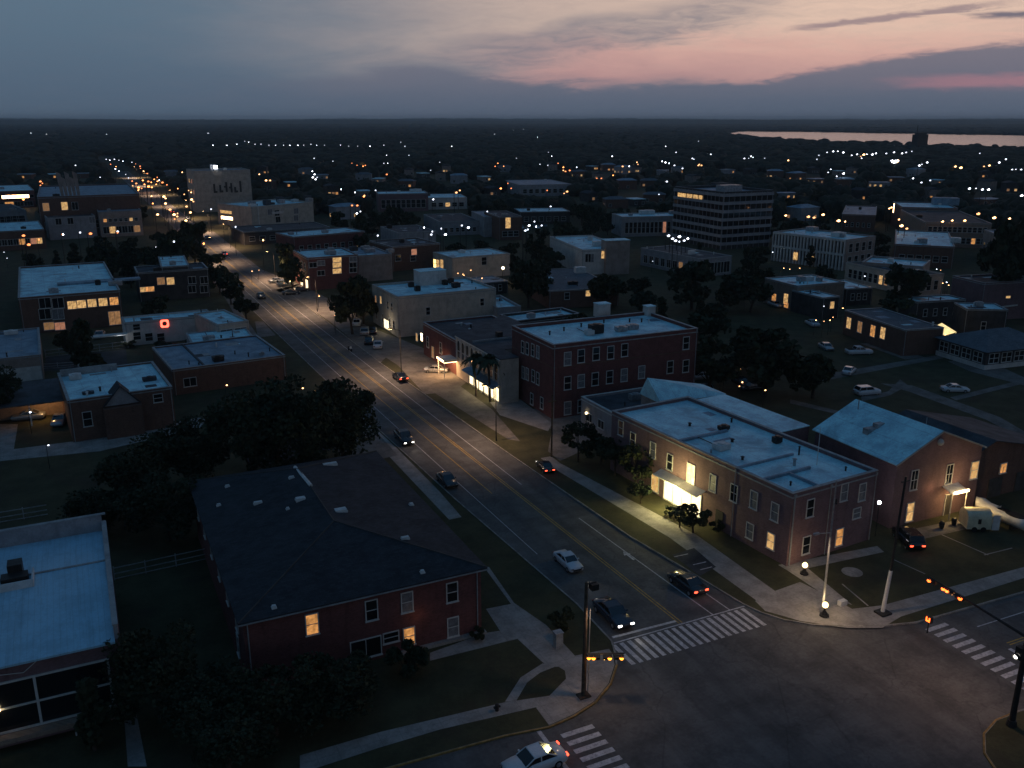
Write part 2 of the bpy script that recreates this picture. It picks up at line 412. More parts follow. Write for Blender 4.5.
# left-hand side: sidewalk, forecourt, curved path round the corner
walk([(35.6,140),(37.0,140),(37.4,115),(37.2,98),(36.8,90),(35.2,90)], 'concrete')
walk(gp((489,568),(514,604),(546,626),(575,657),(560,668),(548,668),(541,662),(517.5,640),(430,662),(430,654),(486,634),(500,632),(486,610),(511,605),(484,568)), z=Z2)
walk(gp((575,657),(609,650),(613,656),(614.5,666),(608.5,684.5),(594,702.5),(573,715.8),(549,726.5),(536,709),(549,697.5),(566,680),(565,672),(557,667)), z=.128)
walk(gp((542.5,664.7),(520.6,678.8),(505,703),(516,702.5),(527,684),(540,674),(555,668)), z=.133)
walk(gp((300,757),(380,733.5),(505,703.7),(550,697),(537,708.5),(440,731),(380,749),(300,775)), z=.137)
walk(gp((0,425),(18,425),(14,450),(90,440),(200,418),(215,425),(100,452),(0,462)), z=.13)
walk(gp((128,768),(124,712),(136,712),(147,768)), 'concrete', .13)
walk(gp((262,342),(245,318),(232,296),(214,270),(200,250),(196,252),(208,274),(226,300),(240,325),(255,345)), 'apron', .13)
walk(gp((330,440),(372,428),(398,456),(372,462),(340,455)), 'apron', .13)
walk(gp((240,430),(330,428),(335,450),(250,470)), 'lot_asphalt', .122, 'parking_lot')
# side aprons and lots on the right of the main road
walk(gp((512,418),(548,404),(600,402),(640,406),(628,430),(560,462),(548,452),(552,430)), 'apron', .13, 'driveway')
walk(gp((415,345),(440,372),(492,410),(520,442),(508,440),(432,392),(402,362)), 'apron', .13, 'sidewalk')
walk(gp((376,330),(432,352),(448,368),(470,380),(455,392),(425,395),(398,366),(366,345)), 'apron', .126, 'forecourt')
walk(gp((490,403),(520,400),(552,424),(548,432),(500,416)), 'concrete', .134)
walk(gp((268,292),(300,284),(352,312),(392,352),(380,364),(330,322),(300,302)), 'apron', .124, 'forecourt')
walk(gp((205,232),(214,232),(262,270),(300,285),(280,293),(240,268)), 'apron', .124, 'forecourt')
walk(gp((255,322),(263,322),(276,336),(258,338)), 'apron', .135)
# park paths
walk(gp((818,376),(965,351),(968,354),(820,382)), 'apron', .122, 'path')
walk(gp((858,384),(862,402),(890,396),(908,386),(900,380),(888,392),(872,396)), 'apron', .126, 'path')
walk(gp((880,384),(912,386),(1000,418),(1024,432),(1024,440),(985,420),(908,392)), 'apron', .130, 'path')
walk(gp((950,398),(1024,380),(1024,384),(956,401)), 'apron', .122, 'path')
walk(gp((860,344),(880,343),(925,358),(905,360)), 'apron', .12, 'path')
walk(gp((948,362),(980,358),(1024,378),(1024,386),(970,372)), 'apron', .128, 'path')
walk(gp((790,400),(840,412),(842,416),(790,404)), 'apron', .128, 'path')
walk(gp((888,562),(925,540),(1024,560),(1024,575),(960,590),(900,596)), 'grass', .121, 'lawn')
walk([(80.2,62.4),(95,61.6),(95.3,63.6),(80.4,64.8)], 'apron', .13)
# ---- painted markings
mk = MB()
def stripe(mb, a, b, w, z=.005):
    d = Vector((b[0]-a[0], b[1]-a[1])).normalized(); n_ = Vector((-d.y, d.x))*w/2
    mb.sheet([(a[0]+n_.x,a[1]+n_.y),(a[0]-n_.x,a[1]-n_.y),(b[0]-n_.x,b[1]-n_.y),(b[0]+n_.x,b[1]+n_.y)], z)
cen = [(46.3,59.9),(45.9,91),(44.2,200),(43.4,353),(43.6,560)]
yl = MB()
for a, b in zip(cen[:-1], cen[1:]):
    for off in (-.16, .16): stripe(yl, (a[0]+off,a[1]), (b[0]+off,b[1]), .11)
lane2 = [(43.0,95),(41.9,200),(41.0,353)]
for a, b in zip(lane2[:-1], lane2[1:]): stripe(yl, a, b, .11)
stripe(yl, (70.6,44.5),(180,42.4),.12); stripe(yl, (70.6,44.2),(180,42.1),.12)
stripe(yl, (-50,46.6),(27.5,45.4),.12)
tag(yl.build('yellow_lines', 'yellow_paint'), kind='structure')
stripe(mk, (49.9,59.8), (49.2,84), .13)
stripe(mk, (47.6, 96), (45.8, 330), .10)
stripe(mk, (40.6, 78), (39.6, 330), .09)
stripe(mk, (39.3,60.6),(46.1,60.4),.3)
stripe(mk, (51.9,59.8),(51.7,66),.12)
for off in (40.6, 47.2): stripe(mk, (70.6,off+.3),(150,off-1.5),.12)
stripe(mk, (70.0,43.8),(69.9,37.6),.4)
stripe(mk, (27.3,52.0),(27.2,46.1),.35)
tag(mk.build('white_lines', 'white_paint'), kind='structure')
cw = MB()
for i in range(19):
    x = 38.5 + i*.80; cw.sheet([(x,56.2),(x+.42,56.2),(x+.42,59.5),(x,59.5)], .005)
stripe(cw, (38.9,59.75),(53.9,59.75),.16,.006)
for i in range(13):
    y = 50.9 - i*.98; cw.sheet([(28.6,y),(31.4,y),(31.4,y-.5),(28.6,y-.5)], .005)
for i in range(13):
    y = 49.3 - i*.98; cw.sheet([(65.9-i*.03,y),(68.5-i*.03,y),(68.5-i*.03,y-.5),(65.9-i*.03,y-.5)], .005)
tag(cw.build('crosswalk', 'white_paint'), kind='structure')
# parking-bay ticks near the lawn on the right
pk = MB()
for a, b in (((674,558),(688,555)),((693,566),(706,563)),((700,571),(712,568))):
    stripe(pk, gp(a)[0], gp(b)[0], .14, .14)
tag(pk.build('bay_lines', 'white_paint'), kind='structure')
walk(gp((672,556),(694,549),(716,568),(700,577)), 'lot_asphalt', .134, 'parking_bay')

# ------------------------------------------------------------------ windows
WCACHE = {}
def win_mesh(w, h, style):
    k = (round(w,2), round(h,2), style)
    if k in WCACHE: return WCACHE[k]
    f = MB(); t = .09 if style != 'thin' else .05
    f.box(-w/2-t, -.09, -t*.6, -w/2, .0, h+t); f.box(w/2, -.09, -t*.6, w/2+t, .0, h+t)          # side casings
    f.box(-w/2, -.09, h, w/2, .0, h+t); f.box(-w/2-t-.05, -.16, -t-.04, w/2+t+.05, .0, -t*.6)      # head, sill
    f.box(-w/2, -.07, -t*.6, w/2, .0, 0)
    if style in ('sash', 'tall'): f.box(-w/2, -.065, h*.5-.035, w/2, -.005, h*.5+.035)
    if style == 'tall': f.box(-.02, -.06, 0, .02, -.006, h*.5-.035); f.box(-.02, -.06, h*.5+.035, .02, -.006, h)
    if style == 'wide':
        n = max(2, int(w/1.1))
        for i in range(1, n): f.box(-w/2+w*i/n-.03, -.065, 0, -w/2+w*i/n+.03, -.005, h)
    if style == 'grid':
        n = max(2, int(w/2.2))
        for i in range(1, n): f.box(-w/2+w*i/n-.06, -.07, 0, -w/2+w*i/n+.06, -.005, h)
        f.box(-w/2, -.068, h*.5-.05, w/2, -.006, h*.5+.05)
    p = MB(); p.box(-w/2, -.035, 0, w/2, -.004, h)
    c = MB()
    WCACHE[k] = (f, p, {}); return WCACHE[k]
def pane_mesh(w, h, style, m):
    f, p, d = win_mesh(w, h, style)
    if m not in d: d[m] = (f.mesh('window', 'trim') if 'f' not in d else d['f'], p.mesh('pane', m)); d['f'] = d[m][0]
    return d[m]
ROT = {'S': 0., 'W': -math.pi/2, 'E': math.pi/2, 'N': math.pi}

class Bld:
    """box building: local x along the street-side (south) face, y into the depth"""
    def __init__(s, name, label, SW, SE, NW, h, wall, roof, cat='building', group=None, par=.5, w=None, d=None, wmin=None, base=None, coping='coping', prot=True):
        a = G(*SW, h); b = G(*SE, h); c = G(*NW, h)
        e1 = b-a; e2 = c-a
        s.w = w or e1.length; s.d = d or e2.length; s.h = h
        r1 = math.atan2(e1.y, e1.x); r2 = math.atan2(e2.y, e2.x)-math.pi/2
        lim = 1.0 if abs(r1-r2) < .42 else .2
        s.rz = max(-lim, min(lim, (r1*e1.length+r2*e2.length)/(e1.length+e2.length)))
        s.o = a; s.o.z = 0
        def fit(L, tx, fn):
            lo, hi = L*.4, L*2.2; f0 = fn(lo)-tx; f1 = fn(hi)-tx
            if f0*f1 > 0: return L
            for _ in range(40):
                mi = (lo+hi)/2
                if (fn(mi)-tx)*f0 > 0: lo = mi
                else: hi = mi
            return lo
        if not w: s.w = fit(s.w, SE[0], lambda q: PX(*s.world(q, 0, h))[0])
        if not d: s.d = fit(s.d, NW[0], lambda q: PX(*s.world(0, q, h))[0])
        s.root = empty(name, s.o, s.rz, label, cat, group)
        s.wallm = wall
        if roof: s.flat(wall, roof, par, coping)
        s.reg(prot)
    def reg(s, prot=True):
        pts = [s.world(x, y, z) for x in (0, s.w) for y in (0, s.d) for z in (0, s.h)]
        q = [PX(*p) for p in pts]
        dist = math.hypot(s.o.x, s.o.y)
        if prot:
            RECTS.append((min(a[0] for a in q), min(a[1] for a in q), max(a[0] for a in q), min(a[1] for a in q)+.9*(max(a[1] for a in q)-min(a[1] for a in q)), dist))
        c = s.world(s.w/2, s.d/2, 0); FOOT.append((s, c.x, c.y))
    def world(s, x, y, z):
        c, n = math.cos(s.rz), math.sin(s.rz); return Vector((s.o.x + x*c - y*n, s.o.y + x*n + y*c, z))
    def inside(s, X, Y, mg):
        dx, dy = X-s.o.x, Y-s.o.y; c, n = math.cos(-s.rz), math.sin(-s.rz)
        lx, ly = dx*c-dy*n, dx*n+dy*c
        return (lx > -mg) & (lx < s.w+mg) & (ly > -mg) & (ly < s.d+mg)
    def flat(s, wall, roof, par, coping):
        w, d, h = s.w, s.d, s.h; t = .28; m = MB()
        m.add([(0,0,-.05),(w,0,-.05),(w,d,-.05),(0,d,-.05),(0,0,h),(w,0,h),(w,d,h),(0,d,h),
               (t,t,h),(w-t,t,h),(w-t,d-t,h),(t,d-t,h),(t,t,h-par-.02),(w-t,t,h-par-.02),(w-t,d-t,h-par-.02),(t,d-t,h-par-.02)],
              [(0,1,5,4),(1,2,6,5),(2,3,7,6),(3,0,4,7),(4,5,9,8),(5,6,10,9),(6,7,11,10),(7,4,8,11),(8,9,13,12),(9,10,14,13),(10,11,15,14),(11,8,12,15),(12,13,14,15)])
        s.wall = m.build('wall', wall, s.root)
        r = MB(); r.box(t+.005, t+.005, h-par-.1, w-t-.005, d-t-.005, h-par+.02); s.roof = r.build('roof', roof, s.root)
        c = MB(); e = .06
        c.box(-e,-e,h,w+e,t+e,h+.07); c.box(-e,d-t-e,h,w+e,d+e,h+.07); c.box(-e,t+e,h,t+e,d-t-e,h+.07); c.box(w-t-e,t+e,h,w+e,d-t-e,h+.07)
        c.build('coping', coping, s.root)
        s.dz = h-par+.02
        z = s.dz; rs = random.Random(int(s.o.x*7+s.o.y*13)); far = math.hypot(s.o.x, s.o.y) > 330
        bnd = MB(); zb = h-par-.12
        bnd.box(-.045,-.045,zb,w+.045,0,zb+.16); bnd.box(-.045,0,zb,0,d+.045,zb+.16); s.part(bnd, 'cornice', coping)
        for i in range(2 if far else 4):
            x = 1+rs.random()*(w-3.2); y = 1+rs.random()*(d-3.2); a_, b_ = .8+rs.random()*2.2, .6+rs.random()*1.8
            if x+a_ < w-.4 and y+b_ < d-.4: q = MB(); q.box(x,y,z,x+a_,y+b_,z+.012+.004*i); s.part(q, 'roof_patch', rs.choice(['roof_grey','roof_dark','roof_pale','coping']))
        for i in range(1 if far else 3):
            x = .9+rs.random()*(w-1.8); y = .9+rs.random()*(d-1.8); s.vent(x, y, .3+rs.random()*.5, .07+rs.random()*.1, rs.choice(['metal_dark','white_metal','metal_grey']))
        if w > 9 and d > 9:
            x = 1.5+rs.random()*(w-5); y = 1.5+rs.random()*(d-4)
            s.unit(x, y, 1.2+rs.random()*1.4, 1.+rs.random()*.6, .7+rs.random()*.5, rs.choice(['metal_dark','white_metal','metal_grey']))
            if not far: q = MB(); q.tube((x,y,z+.2),(x,min(d-.5,y+3+rs.random()*3),z+.2),.06,n=6); s.part(q, 'roof_duct', 'metal_dark')
        for u in ((.25,) if far else (.25, w-.25)): s.downpipe('S', u)
    def pl(s, face, x, y):
        """pixel -> (u, z) on a face plane"""
        dr = ray(x, y); c, n = math.cos(-s.rz), math.sin(-s.rz)
        ox, oy = -s.o.x, -s.o.y; ox, oy = ox*c-oy*n, ox*n+oy*c
        vx, vy = dr.x*c-dr.y*n, dr.x*n+dr.y*c
        if face == 'S': t = (0-oy)/vy; return ox+vx*t, H+dr.z*t
        t = (0-ox)/vx; return oy+vy*t, H+dr.z*t
    def win(s, face, u, z, w=.9, h=1.7, m='glass', style='sash'):
        fm, pm = pane_mesh(w, h, style, m)
        loc = {'S': (u,0,z), 'W': (0,u,z), 'E': (s.w,u,z), 'N': (u,s.d,z)}[face]
        f = link('window', fm, s.root, loc, ROT[face]); p = link('pane', pm, f, (0,0,0)); return f
    def winp(s, face, pts, w=.9, h=1.7, m='glass', style='sash'):
        for q in pts:
            mm = q[2] if len(q) > 2 else m
            u, z = s.pl(face, q[0], q[1]); z = max(.5, z-h/2)
            lim = s.w if face == 'S' else s.d
            u = max(w/2+.25, min(lim-w/2-.25, u)); z = min(z, s.h-h-.35)
            if mm == 'glass' and random.random() < .22: mm = 'glass_curtain'
            s.win(face, u, z, w, h, mm, style)
    def row(s, face, n, z, w=.9, h=1.6, lit=None, style='sash', u0=None, u1=None, m='glass'):
        L = s.w if face in 'SN' else s.d; a = 1.2 if u0 is None else u0; b = L-1.2 if u1 is None else u1
        for i in range(n):
            u = a+(b-a)*(i+.5)/n; s.win(face, u, z, w, h, (lit or {}).get(i, m), style)
    def part(s, mb, name, m, **k): return mb.build(name, m, s.root, **k)
    def unit(s, x, y, w=1.6, d=1.1, h=1., m='metal_grey', z=None):
        z = s.dz if z is None else z; b = MB()
        b.box(x-w/2,y-d/2,z+.12,x+w/2,y+d/2,z+h); b.box(x-w/2+.1,y-d/2+.1,z,x+w/2-.1,y+d/2-.1,z+.12)
        for i in range(4): b.box(x-w/2+.08+i*(w-.2)/4, y-d/2-.03, z+.25, x-w/2+.04+(i+.8)*(w-.2)/4, y-d/2, z+h-.12)
        b.tube((x,y,z+h),(x,y,z+h+.12),min(w,d)*.36,n=12)
        s.part(b, 'rooftop_unit', m)
    def vent(s, x, y, h=.6, r=.1, m='metal_dark', z=None):
        z = s.dz if z is None else z; b = MB(); b.tube((x,y,z),(x,y,z+h),r); b.tube((x,y,z+h),(x,y,z+h+.1),r*1.8,r*.6); s.part(b, 'vent_pipe', m)
    def hatch(s, x0, y0, x1, y1, h, m='stucco_white'):
        b = MB(); b.box(x0,y0,s.dz,x1,y1,s.dz+h); s.part(b, 'stair_house', m)
        c = MB(); c.box(x0-.08,y0-.08,s.dz+h,x1+.08,y1+.08,s.dz+h+.1); c.build('stair_roof', 'roof_pale', s.root)
    def pipe(s, x0, y0, x1, y1, r=.1, m='metal_dark'):
        b = MB(); b.tube((x0,y0,s.dz+.18),(x1,y1,s.dz+.18),r)
        n = max(2, int(math.hypot(x1-x0,y1-y0)/2.5))
        for i in range(n+1): a = i/n; X_, Y_ = x0+(x1-x0)*a, y0+(y1-y0)*a; b.box(X_-.15,Y_-.15,s.dz,X_+.15,Y_+.15,s.dz+.1)
        s.part(b, 'roof_duct', m)
    def downpipe(s, face, u):
        b = MB(); x, y = {'S': (u,-.08), 'W': (-.08,u)}[face]; b.tube((x,y,.1),(x,y,s.h-.1),.055,n=6); b.box(x-.1,y-.1,s.h-.35,x+.1,y+.06,s.h-.1); s.part(b, 'downpipe', 'coping')
    def band(s, z, h=.18, m='coping'):
        b = MB(); b.box(-.05,-.05,z,s.w+.05,0,z+h); b.box(-.05,0,z,0,s.d+.05,z+h); b.box(s.w,0,z,s.w+.05,s.d+.05,z+h); s.part(b, 'string_course', m)

# ================================================================== near right: long corner building with pale roof
C = Bld('corner_building', 'long two-storey plum brick building with pale blue flat roof facing the corner lawn', (793,494), (878,472), (612,412), 8.3, 'brick_plum', 'roof_pale', par=.42, coping='coping')
C.winp('S', [(810,508,'glass'),(844,492),(862,492,'glass_curtain')], .95, 1.9)
C.winp('S', [(806,545),(839,537,'win_orange')], 1.0, 1.9)
C.winp('S', [(856.5,513)], 1.1, 1.1)
C.winp('W', [(621,428),(633,440),(653,450),(670,462,'glass'),(713,483),(734,493,'glass'),(754,500,'glass_curtain'),(775,512)], .95, 1.9)
C.winp('W', [(691,476,'win_yellow')], 1.3, 2.9, style='tall'); C.winp('W', [(750,531),(771,541,'win_gold')], .95, 1.7)
# inner parapets and steps of the roof
b = MB(); b.box(.3, 4.6, C.dz, 7.6, 4.85, C.dz+.32); b.box(4.2, .3, C.dz, 4.42, 4.6, C.dz+.32); C.part(b, 'roof_kerb', 'roof_grey')
b = MB(); b.box(.3, 8.6, C.dz, 9.2, 8.85, C.dz+.25); C.part(b, 'roof_kerb', 'roof_grey'); b = MB(); b.box(.3, 18.4, C.dz, 8.2, 18.75, C.dz+.3); C.part(b, 'roof_kerb', 'roof_grey')
for x, y in ((8.4,19.4),): C.unit(x, y, 1.3, .9, .55, 'metal_dark')
C.unit(10.6, 12.6, 1.0, .8, .8, 'metal_dark'); C.vent(9.8, 8.4, 1.0); C.vent(6.2, 15.5, .35, .18); C.vent(3.1, 10.5, .35, .15); C.vent(5.6, 22.5, .4, .16); C.vent(11.2,21.,.5,.12); C.vent(2.2,2.4,.4,.1)
b = MB(); b.tube((9.2,5.2,C.dz),(9.2,5.2,C.dz+4.4),.05,.03,6); C.part(b, 'antenna_mast', 'white_metal')
C.downpipe('S', .35); C.downpipe('W', 8.2); C.downpipe('S', 5.6)
b = MB(); b.prism([(13.2,15.3),(19.0,15.3),(19.0,C.d-.6),(13.2,C.d-.6)], -.05, 7.75); C.part(b, 'rear_wing', 'brick_plum')
b = MB(); b.box(13.2,15.25,7.752,19.05,C.d-.55,7.86); C.part(b, 'wing_roof', 'roof_pale')
# lit shopfront with a pale hood on the street side
ys = C.pl('W', 664, 500)[0]; ye = C.pl('W', 700, 520)[0]; y0, y1 = min(ys, ye), max(ys, ye)
f = MB(); f.box(-.10, y0-.12, .3, 0, y0, 3.0); f.box(-.10, y1, .3, 0, y1+.12, 3.0); f.box(-.10, y0-.12, 3.0, 0, y1+.12, 3.15); f.box(-.10, y0-.12, .12, 0, y1+.12, .3)
for i in range(1, 4): yy = y0+(y1-y0)*i/4; f.box(-.08, yy-.04, .3, -.01, yy+.04, 3.0)
fo = C.part(f, 'shopfront', 'trim'); p = MB(); p.box(-.05, y0, .3, -.01, y1, 3.0); p.build('pane', 'shop_glow', fo)
f = MB(); f.add([(0,y0-.6,3.75),(-1.3,y0-.6,3.3),(-1.3,y1+.8,3.3),(0,y1+.8,3.75),(0,y0-.6,3.85),(-1.3,y0-.6,3.4),(-1.3,y1+.8,3.4),(0,y1+.8,3.85)], [(0,1,2,3),(4,7,6,5),(0,4,5,1),(1,5,6,2),(2,6,7,3),(3,7,4,0)])
C.part(f, 'hood', 'trim')
C.winp('W', [(655,488,'win_gold')], 1.3, 2.1, style='wide')
f = MB(); yd = y0-3.2; f.box(-.12, yd-.6, .12, 0, yd+.6, 2.4); C.part(f, 'door', 'trim_dark')
lw = C.world(-2.2, (y0+y1)/2, 3.0); light(lw, 1000, (1,.88,.36), .5)
lw = C.world(-1.2, C.pl('W', 691, 475)[0]+.4, 5.6); light(lw, 95, (1,.74,.30), .3)
b = MB(); b.box(6.3,-.14,6.0,6.6,0,6.35); b.ball((6.45,-.2,5.9),.12,5); C.part(b, 'wall_lamp', 'metal_dark')

# ================================================================== gabled plum house east of it
D = Bld('gabled_brick_house', 'plum brick gabled house with pale blue roof and bright lamp over its door', (899,463), (993,452), (823,430), 8.0, 'brick_plum', None)
D.w = 13.6; D.d = 12.8; D.o = Vector((79.6, 66.0, 0)); D.rz = -.02; D.root.location = D.o; D.root.rotation_euler.z = D.rz
px, zr = 6.4, 10.9
m = MB(); w, d, h = D.w, D.d, 8.0
m.add([(0,0,-.05),(w,0,-.05),(w,0,h),(px,0,zr),(0,0,h),(0,d,-.05),(w,d,-.05),(w,d,h),(px,d,zr),(0,d,h)], [(0,1,2,3,4),(5,9,8,7,6),(0,4,9,5),(1,6,7,2)])
D.part(m, 'wall', 'brick_plum')
def slab(a, b_, t=.16):   # roof slab between two edges (each two points), thickness t
    m = MB(); q = [Vector(a[0]), Vector(a[1]), Vector(b_[1]), Vector(b_[0])]; n_ = Vector((0,0,t))
    m.add([p+n_*.25 for p in q]+[p+n_ for p in q], [(0,3,2,1),(4,5,6,7),(0,1,5,4),(1,2,6,5),(2,3,7,6),(3,0,4,7)]); return m
rf = slab(((-.35,-.25,h-.15),(-.35,d+.25,h-.15)), ((px,-.25,zr+.02),(px,d+.25,zr+.02))); r2 = slab(((px+.002,-.25,zr+.02),(px+.002,d+.25,zr+.02)), ((w+.35,-.25,h-.12),(w+.35,d+.25,h-.12)))
rf.add(r2.v, r2.f); ro = D.part(rf, 'roof', 'roof_pale')
b = MB(); b.add([(-.4,-.34,h-.2),(px,-.34,zr-.03),(px,-.34,zr+.17),(-.4,-.34,h),(-.4,-.26,h-.2),(px,-.26,zr-.03),(px,-.26,zr+.17),(-.4,-.26,h)], [(0,1,2,3),(7,6,5,4),(0,4,5,1),(3,2,6,7)])
b.add([(px,-.34,zr-.03),(w+.4,-.34,h-.2),(w+.4,-.34,h),(px,-.34,zr+.17),(px,-.26,zr-.03),(w+.4,-.26,h-.2),(w+.4,-.26,h),(px,-.26,zr+.17)], [(0,1,2,3),(7,6,5,4),(0,4,5,1),(3,2,6,7)])
D.part(b, 'rake_board', 'coping')
b = MB(); b.box(1.9,6.4,9.0,3.3,7.2,9.75); b.box(3.3,6.3,9.2,4.5,7.1,10.2); D.part(b, 'rooftop_unit', 'metal_grey')
b = MB(); b.tube((5.0,11.2,10.1),(5.0,11.2,11.6),.07); D.part(b, 'vent_pipe', 'metal_grey')
b = MB(); b.tube((px,2.2,10.9),(px,2.2,11.9),.05); D.part(b, 'vent_pipe', 'metal_grey')
D.winp('S', [(914,480),(949,474)], .95, 2.3, style='tall'); D.winp('S', [(979,469,'win_gold')], 1.1, 2.1)
D.winp('S', [(909,517,'win_gold')], 1.0, 2.2)
b = MB(); u, z = D.pl('S', 940, 442); b.ball((u,-.05,z),.42,6,1.0); D.part(b, 'gable_vent', 'trim')
u = D.pl('S', 945, 520)[0]
b = MB(); b.box(u-.6,-.12,.1,u-.5,0,2.7); b.box(u+.5,-.12,.1,u+.6,0,2.7); b.box(u-.6,-.12,2.7,u+.6,0,2.8); fo = D.part(b, 'door_frame', 'trim')
b = MB(); b.box(u-.5,-.06,.1,u+.5,-.01,2.7); dd = b.build('door', 'trim_dark', fo)
b = MB(); b.add([(u-1.3,0,3.9),(u+1.3,0,3.9),(u+1.3,-1.5,3.4),(u-1.3,-1.5,3.4),(u-1.3,0,4.0),(u+1.3,0,4.0),(u+1.3,-1.5,3.5),(u-1.3,-1.5,3.5)], [(0,3,2,1),(4,5,6,7),(0,1,5,4),(1,2,6,5),(2,3,7,6),(3,0,4,7)]); b.tube((u-1.2,-1.4,.1),(u-1.2,-1.4,3.45),.06); b.tube((u+1.2,-1.4,.1),(u+1.2,-1.4,3.45),.06); D.part(b, 'porch', 'trim')
b = MB(); b.box(u-1.15,-1.72,3.55,u+1.15,-1.55,3.78); D.part(b, 'door_lamp', 'lamp_soft')
lw = D.world(u, -2.0, 3.5); light(lw, 430, (1,.66,.26), .35)
lw = D.world(u-3.3, -.9, 4.1); light(lw, 26, (1,.60,.28), .2)

# dark-roofed brown building at the right edge
m = Bld('brown_side_building', 'brown brick building with black sloping roof beside the gabled house', (990,457), (1030,452), (963,436), 6.6, 'brick_brown', None)
m.o = Vector((94.2, 67.0, 0)); m.root.location = m.o; m.w, m.d = 16, 13; m.rz = 0; m.root.rotation_euler.z = 0
b = MB(); b.add([(0,0,-.05),(16,0,-.05),(16,0,4.6),(3,0,7.6),(0,0,6.6),(0,13,-.05),(16,13,-.05),(16,13,4.6),(3,13,7.6),(0,13,6.6)], [(0,1,2,3,4),(5,9,8,7,6),(0,4,9,5),(1,6,7,2)]); m.part(b, 'wall', 'brick_brown')
b = slab(((-.3,-.3,6.55),(-.3,13.3,6.55)), ((3,-.3,7.6),(3,13.3,7.6))); q = slab(((3.002,-.3,7.6),(3.002,13.3,7.6)), ((16.3,-.3,4.5),(16.3,13.3,4.5))); b.add(q.v, q.f); m.part(b, 'roof', 'roof_dark')
m.winp('S', [(1003,468,'win_orange')], 1.1, 1.2, style='wide')
b = MB(); b.box(3,-.1,.1,5.4,0,2.6); m.part(b, 'garage_door', 'trim_dark'); b = MB(); b.box(8,-.1,.1,10.4,0,2.6); m.part(b, 'garage_door', 'trim_dark')

# ================================================================== three-storey red brick block
Fb = Bld('brick_block', 'three-storey dark red brick block with pale flat roof and roof huts', (553,345), (698,327), (512,323), 12.0, 'brick_red', 'roof_pale', par=.55)
Fb.winp('S', [(567.5,358.7),(581,356),(596,353.7),(610.5,352.5),(624.5,350),(686,343)], 1.1, 2.0)
Fb.winp('S', [(567.5,383),(581,381),(595,379),(609.5,377),(624,375),(641.5,372),(670,367),(685.7,366)], 1.1, 2.0)
Fb.winp('S', [(567.5,408),(581,406)], 1.1, 2.0)
Fb.winp('W', [(523,347),(527.5,348.5),(533,350),(538,352)], .9, 1.9)
Fb.winp('W', [(523.5,372.5),(527.5,374),(533.5,376),(538,378.5)], .9, 1.9)
Fb.winp('W', [(532,400),(542,403)], .9, 1.8)
rx = lambda x, y: (lambda g_: ((g_.x-Fb.o.x), (g_.y-Fb.o.y)))(G(x, y, Fb.dz))
x, y = rx(600,316); Fb.hatch(x-1.2, y-.9, x+1.2, y+.9, 2.3, 'stucco_white')
x, y = rx(647,315); Fb.hatch(x-.8, y-.8, x+.8, y+.8, 1.7, 'stucco_white')
x, y = rx(595,333); Fb.unit(x, y, 2.2, 1.5, 1.5, 'metal_dark')
for q in ((620,331),(631,329)): x, y = rx(*q); Fb.unit(x, y, 1.9, 1.2, .8)
for q in ((628,322),(563,331),(549,335),(580,327),(640,322)): x, y = rx(*q); Fb.vent(x, y, .6, .14)
Fb.band(8.3, .15, 'brick_brown')

# low building between block and corner building
Gb = Bld('low_annex', 'low dark-roofed annex with pale front wall beside the three-storey block', (576,393), (662,383), (574,391), 4.4, 'stucco_grey', 'roof_dark', w=17, d=9, par=.35, coping='trim')
Gb.o = Vector((66.4, 104.5, 0)); Gb.root.location = Gb.o; Gb.rz = 0; Gb.root.rotation_euler.z = 0
Gb.win('W', 3, 1.2, 1.6, 1.2, 'glass', 'wide'); Gb.win('W', 6.4, 1.2, 1.6, 1.2, 'glass', 'wide'); Gb.unit(7, 5); Gb.unit(12, 3); Gb.vent(4, 3)
# steep pale roof behind the corner building
b0 = G(662,403,6.6); rt = empty('lean_to_hall', (b0.x, b0.y, 0), 0, 'small hall with steep pale blue triangular roof behind the long corner building', 'building')
b = MB(); b.prism([(0,0),(11,0),(11,5.2),(0,5.2)], -.05, 6.5); b.build('wall', 'stucco_taupe', rt)
b = MB(); b.add([(-.2,-.2,6.5),(11.2,-.2,6.5),(-.2,3.6,9.4),(-.2,5.4,6.5),(11.2,5.4,6.5)], [(0,1,2),(2,1,4),(2,4,3),(0,2,3),(0,3,4,1)]); b.build('roof', 'roof_pale', rt)
FOOT.append((Gb, 0, 0))

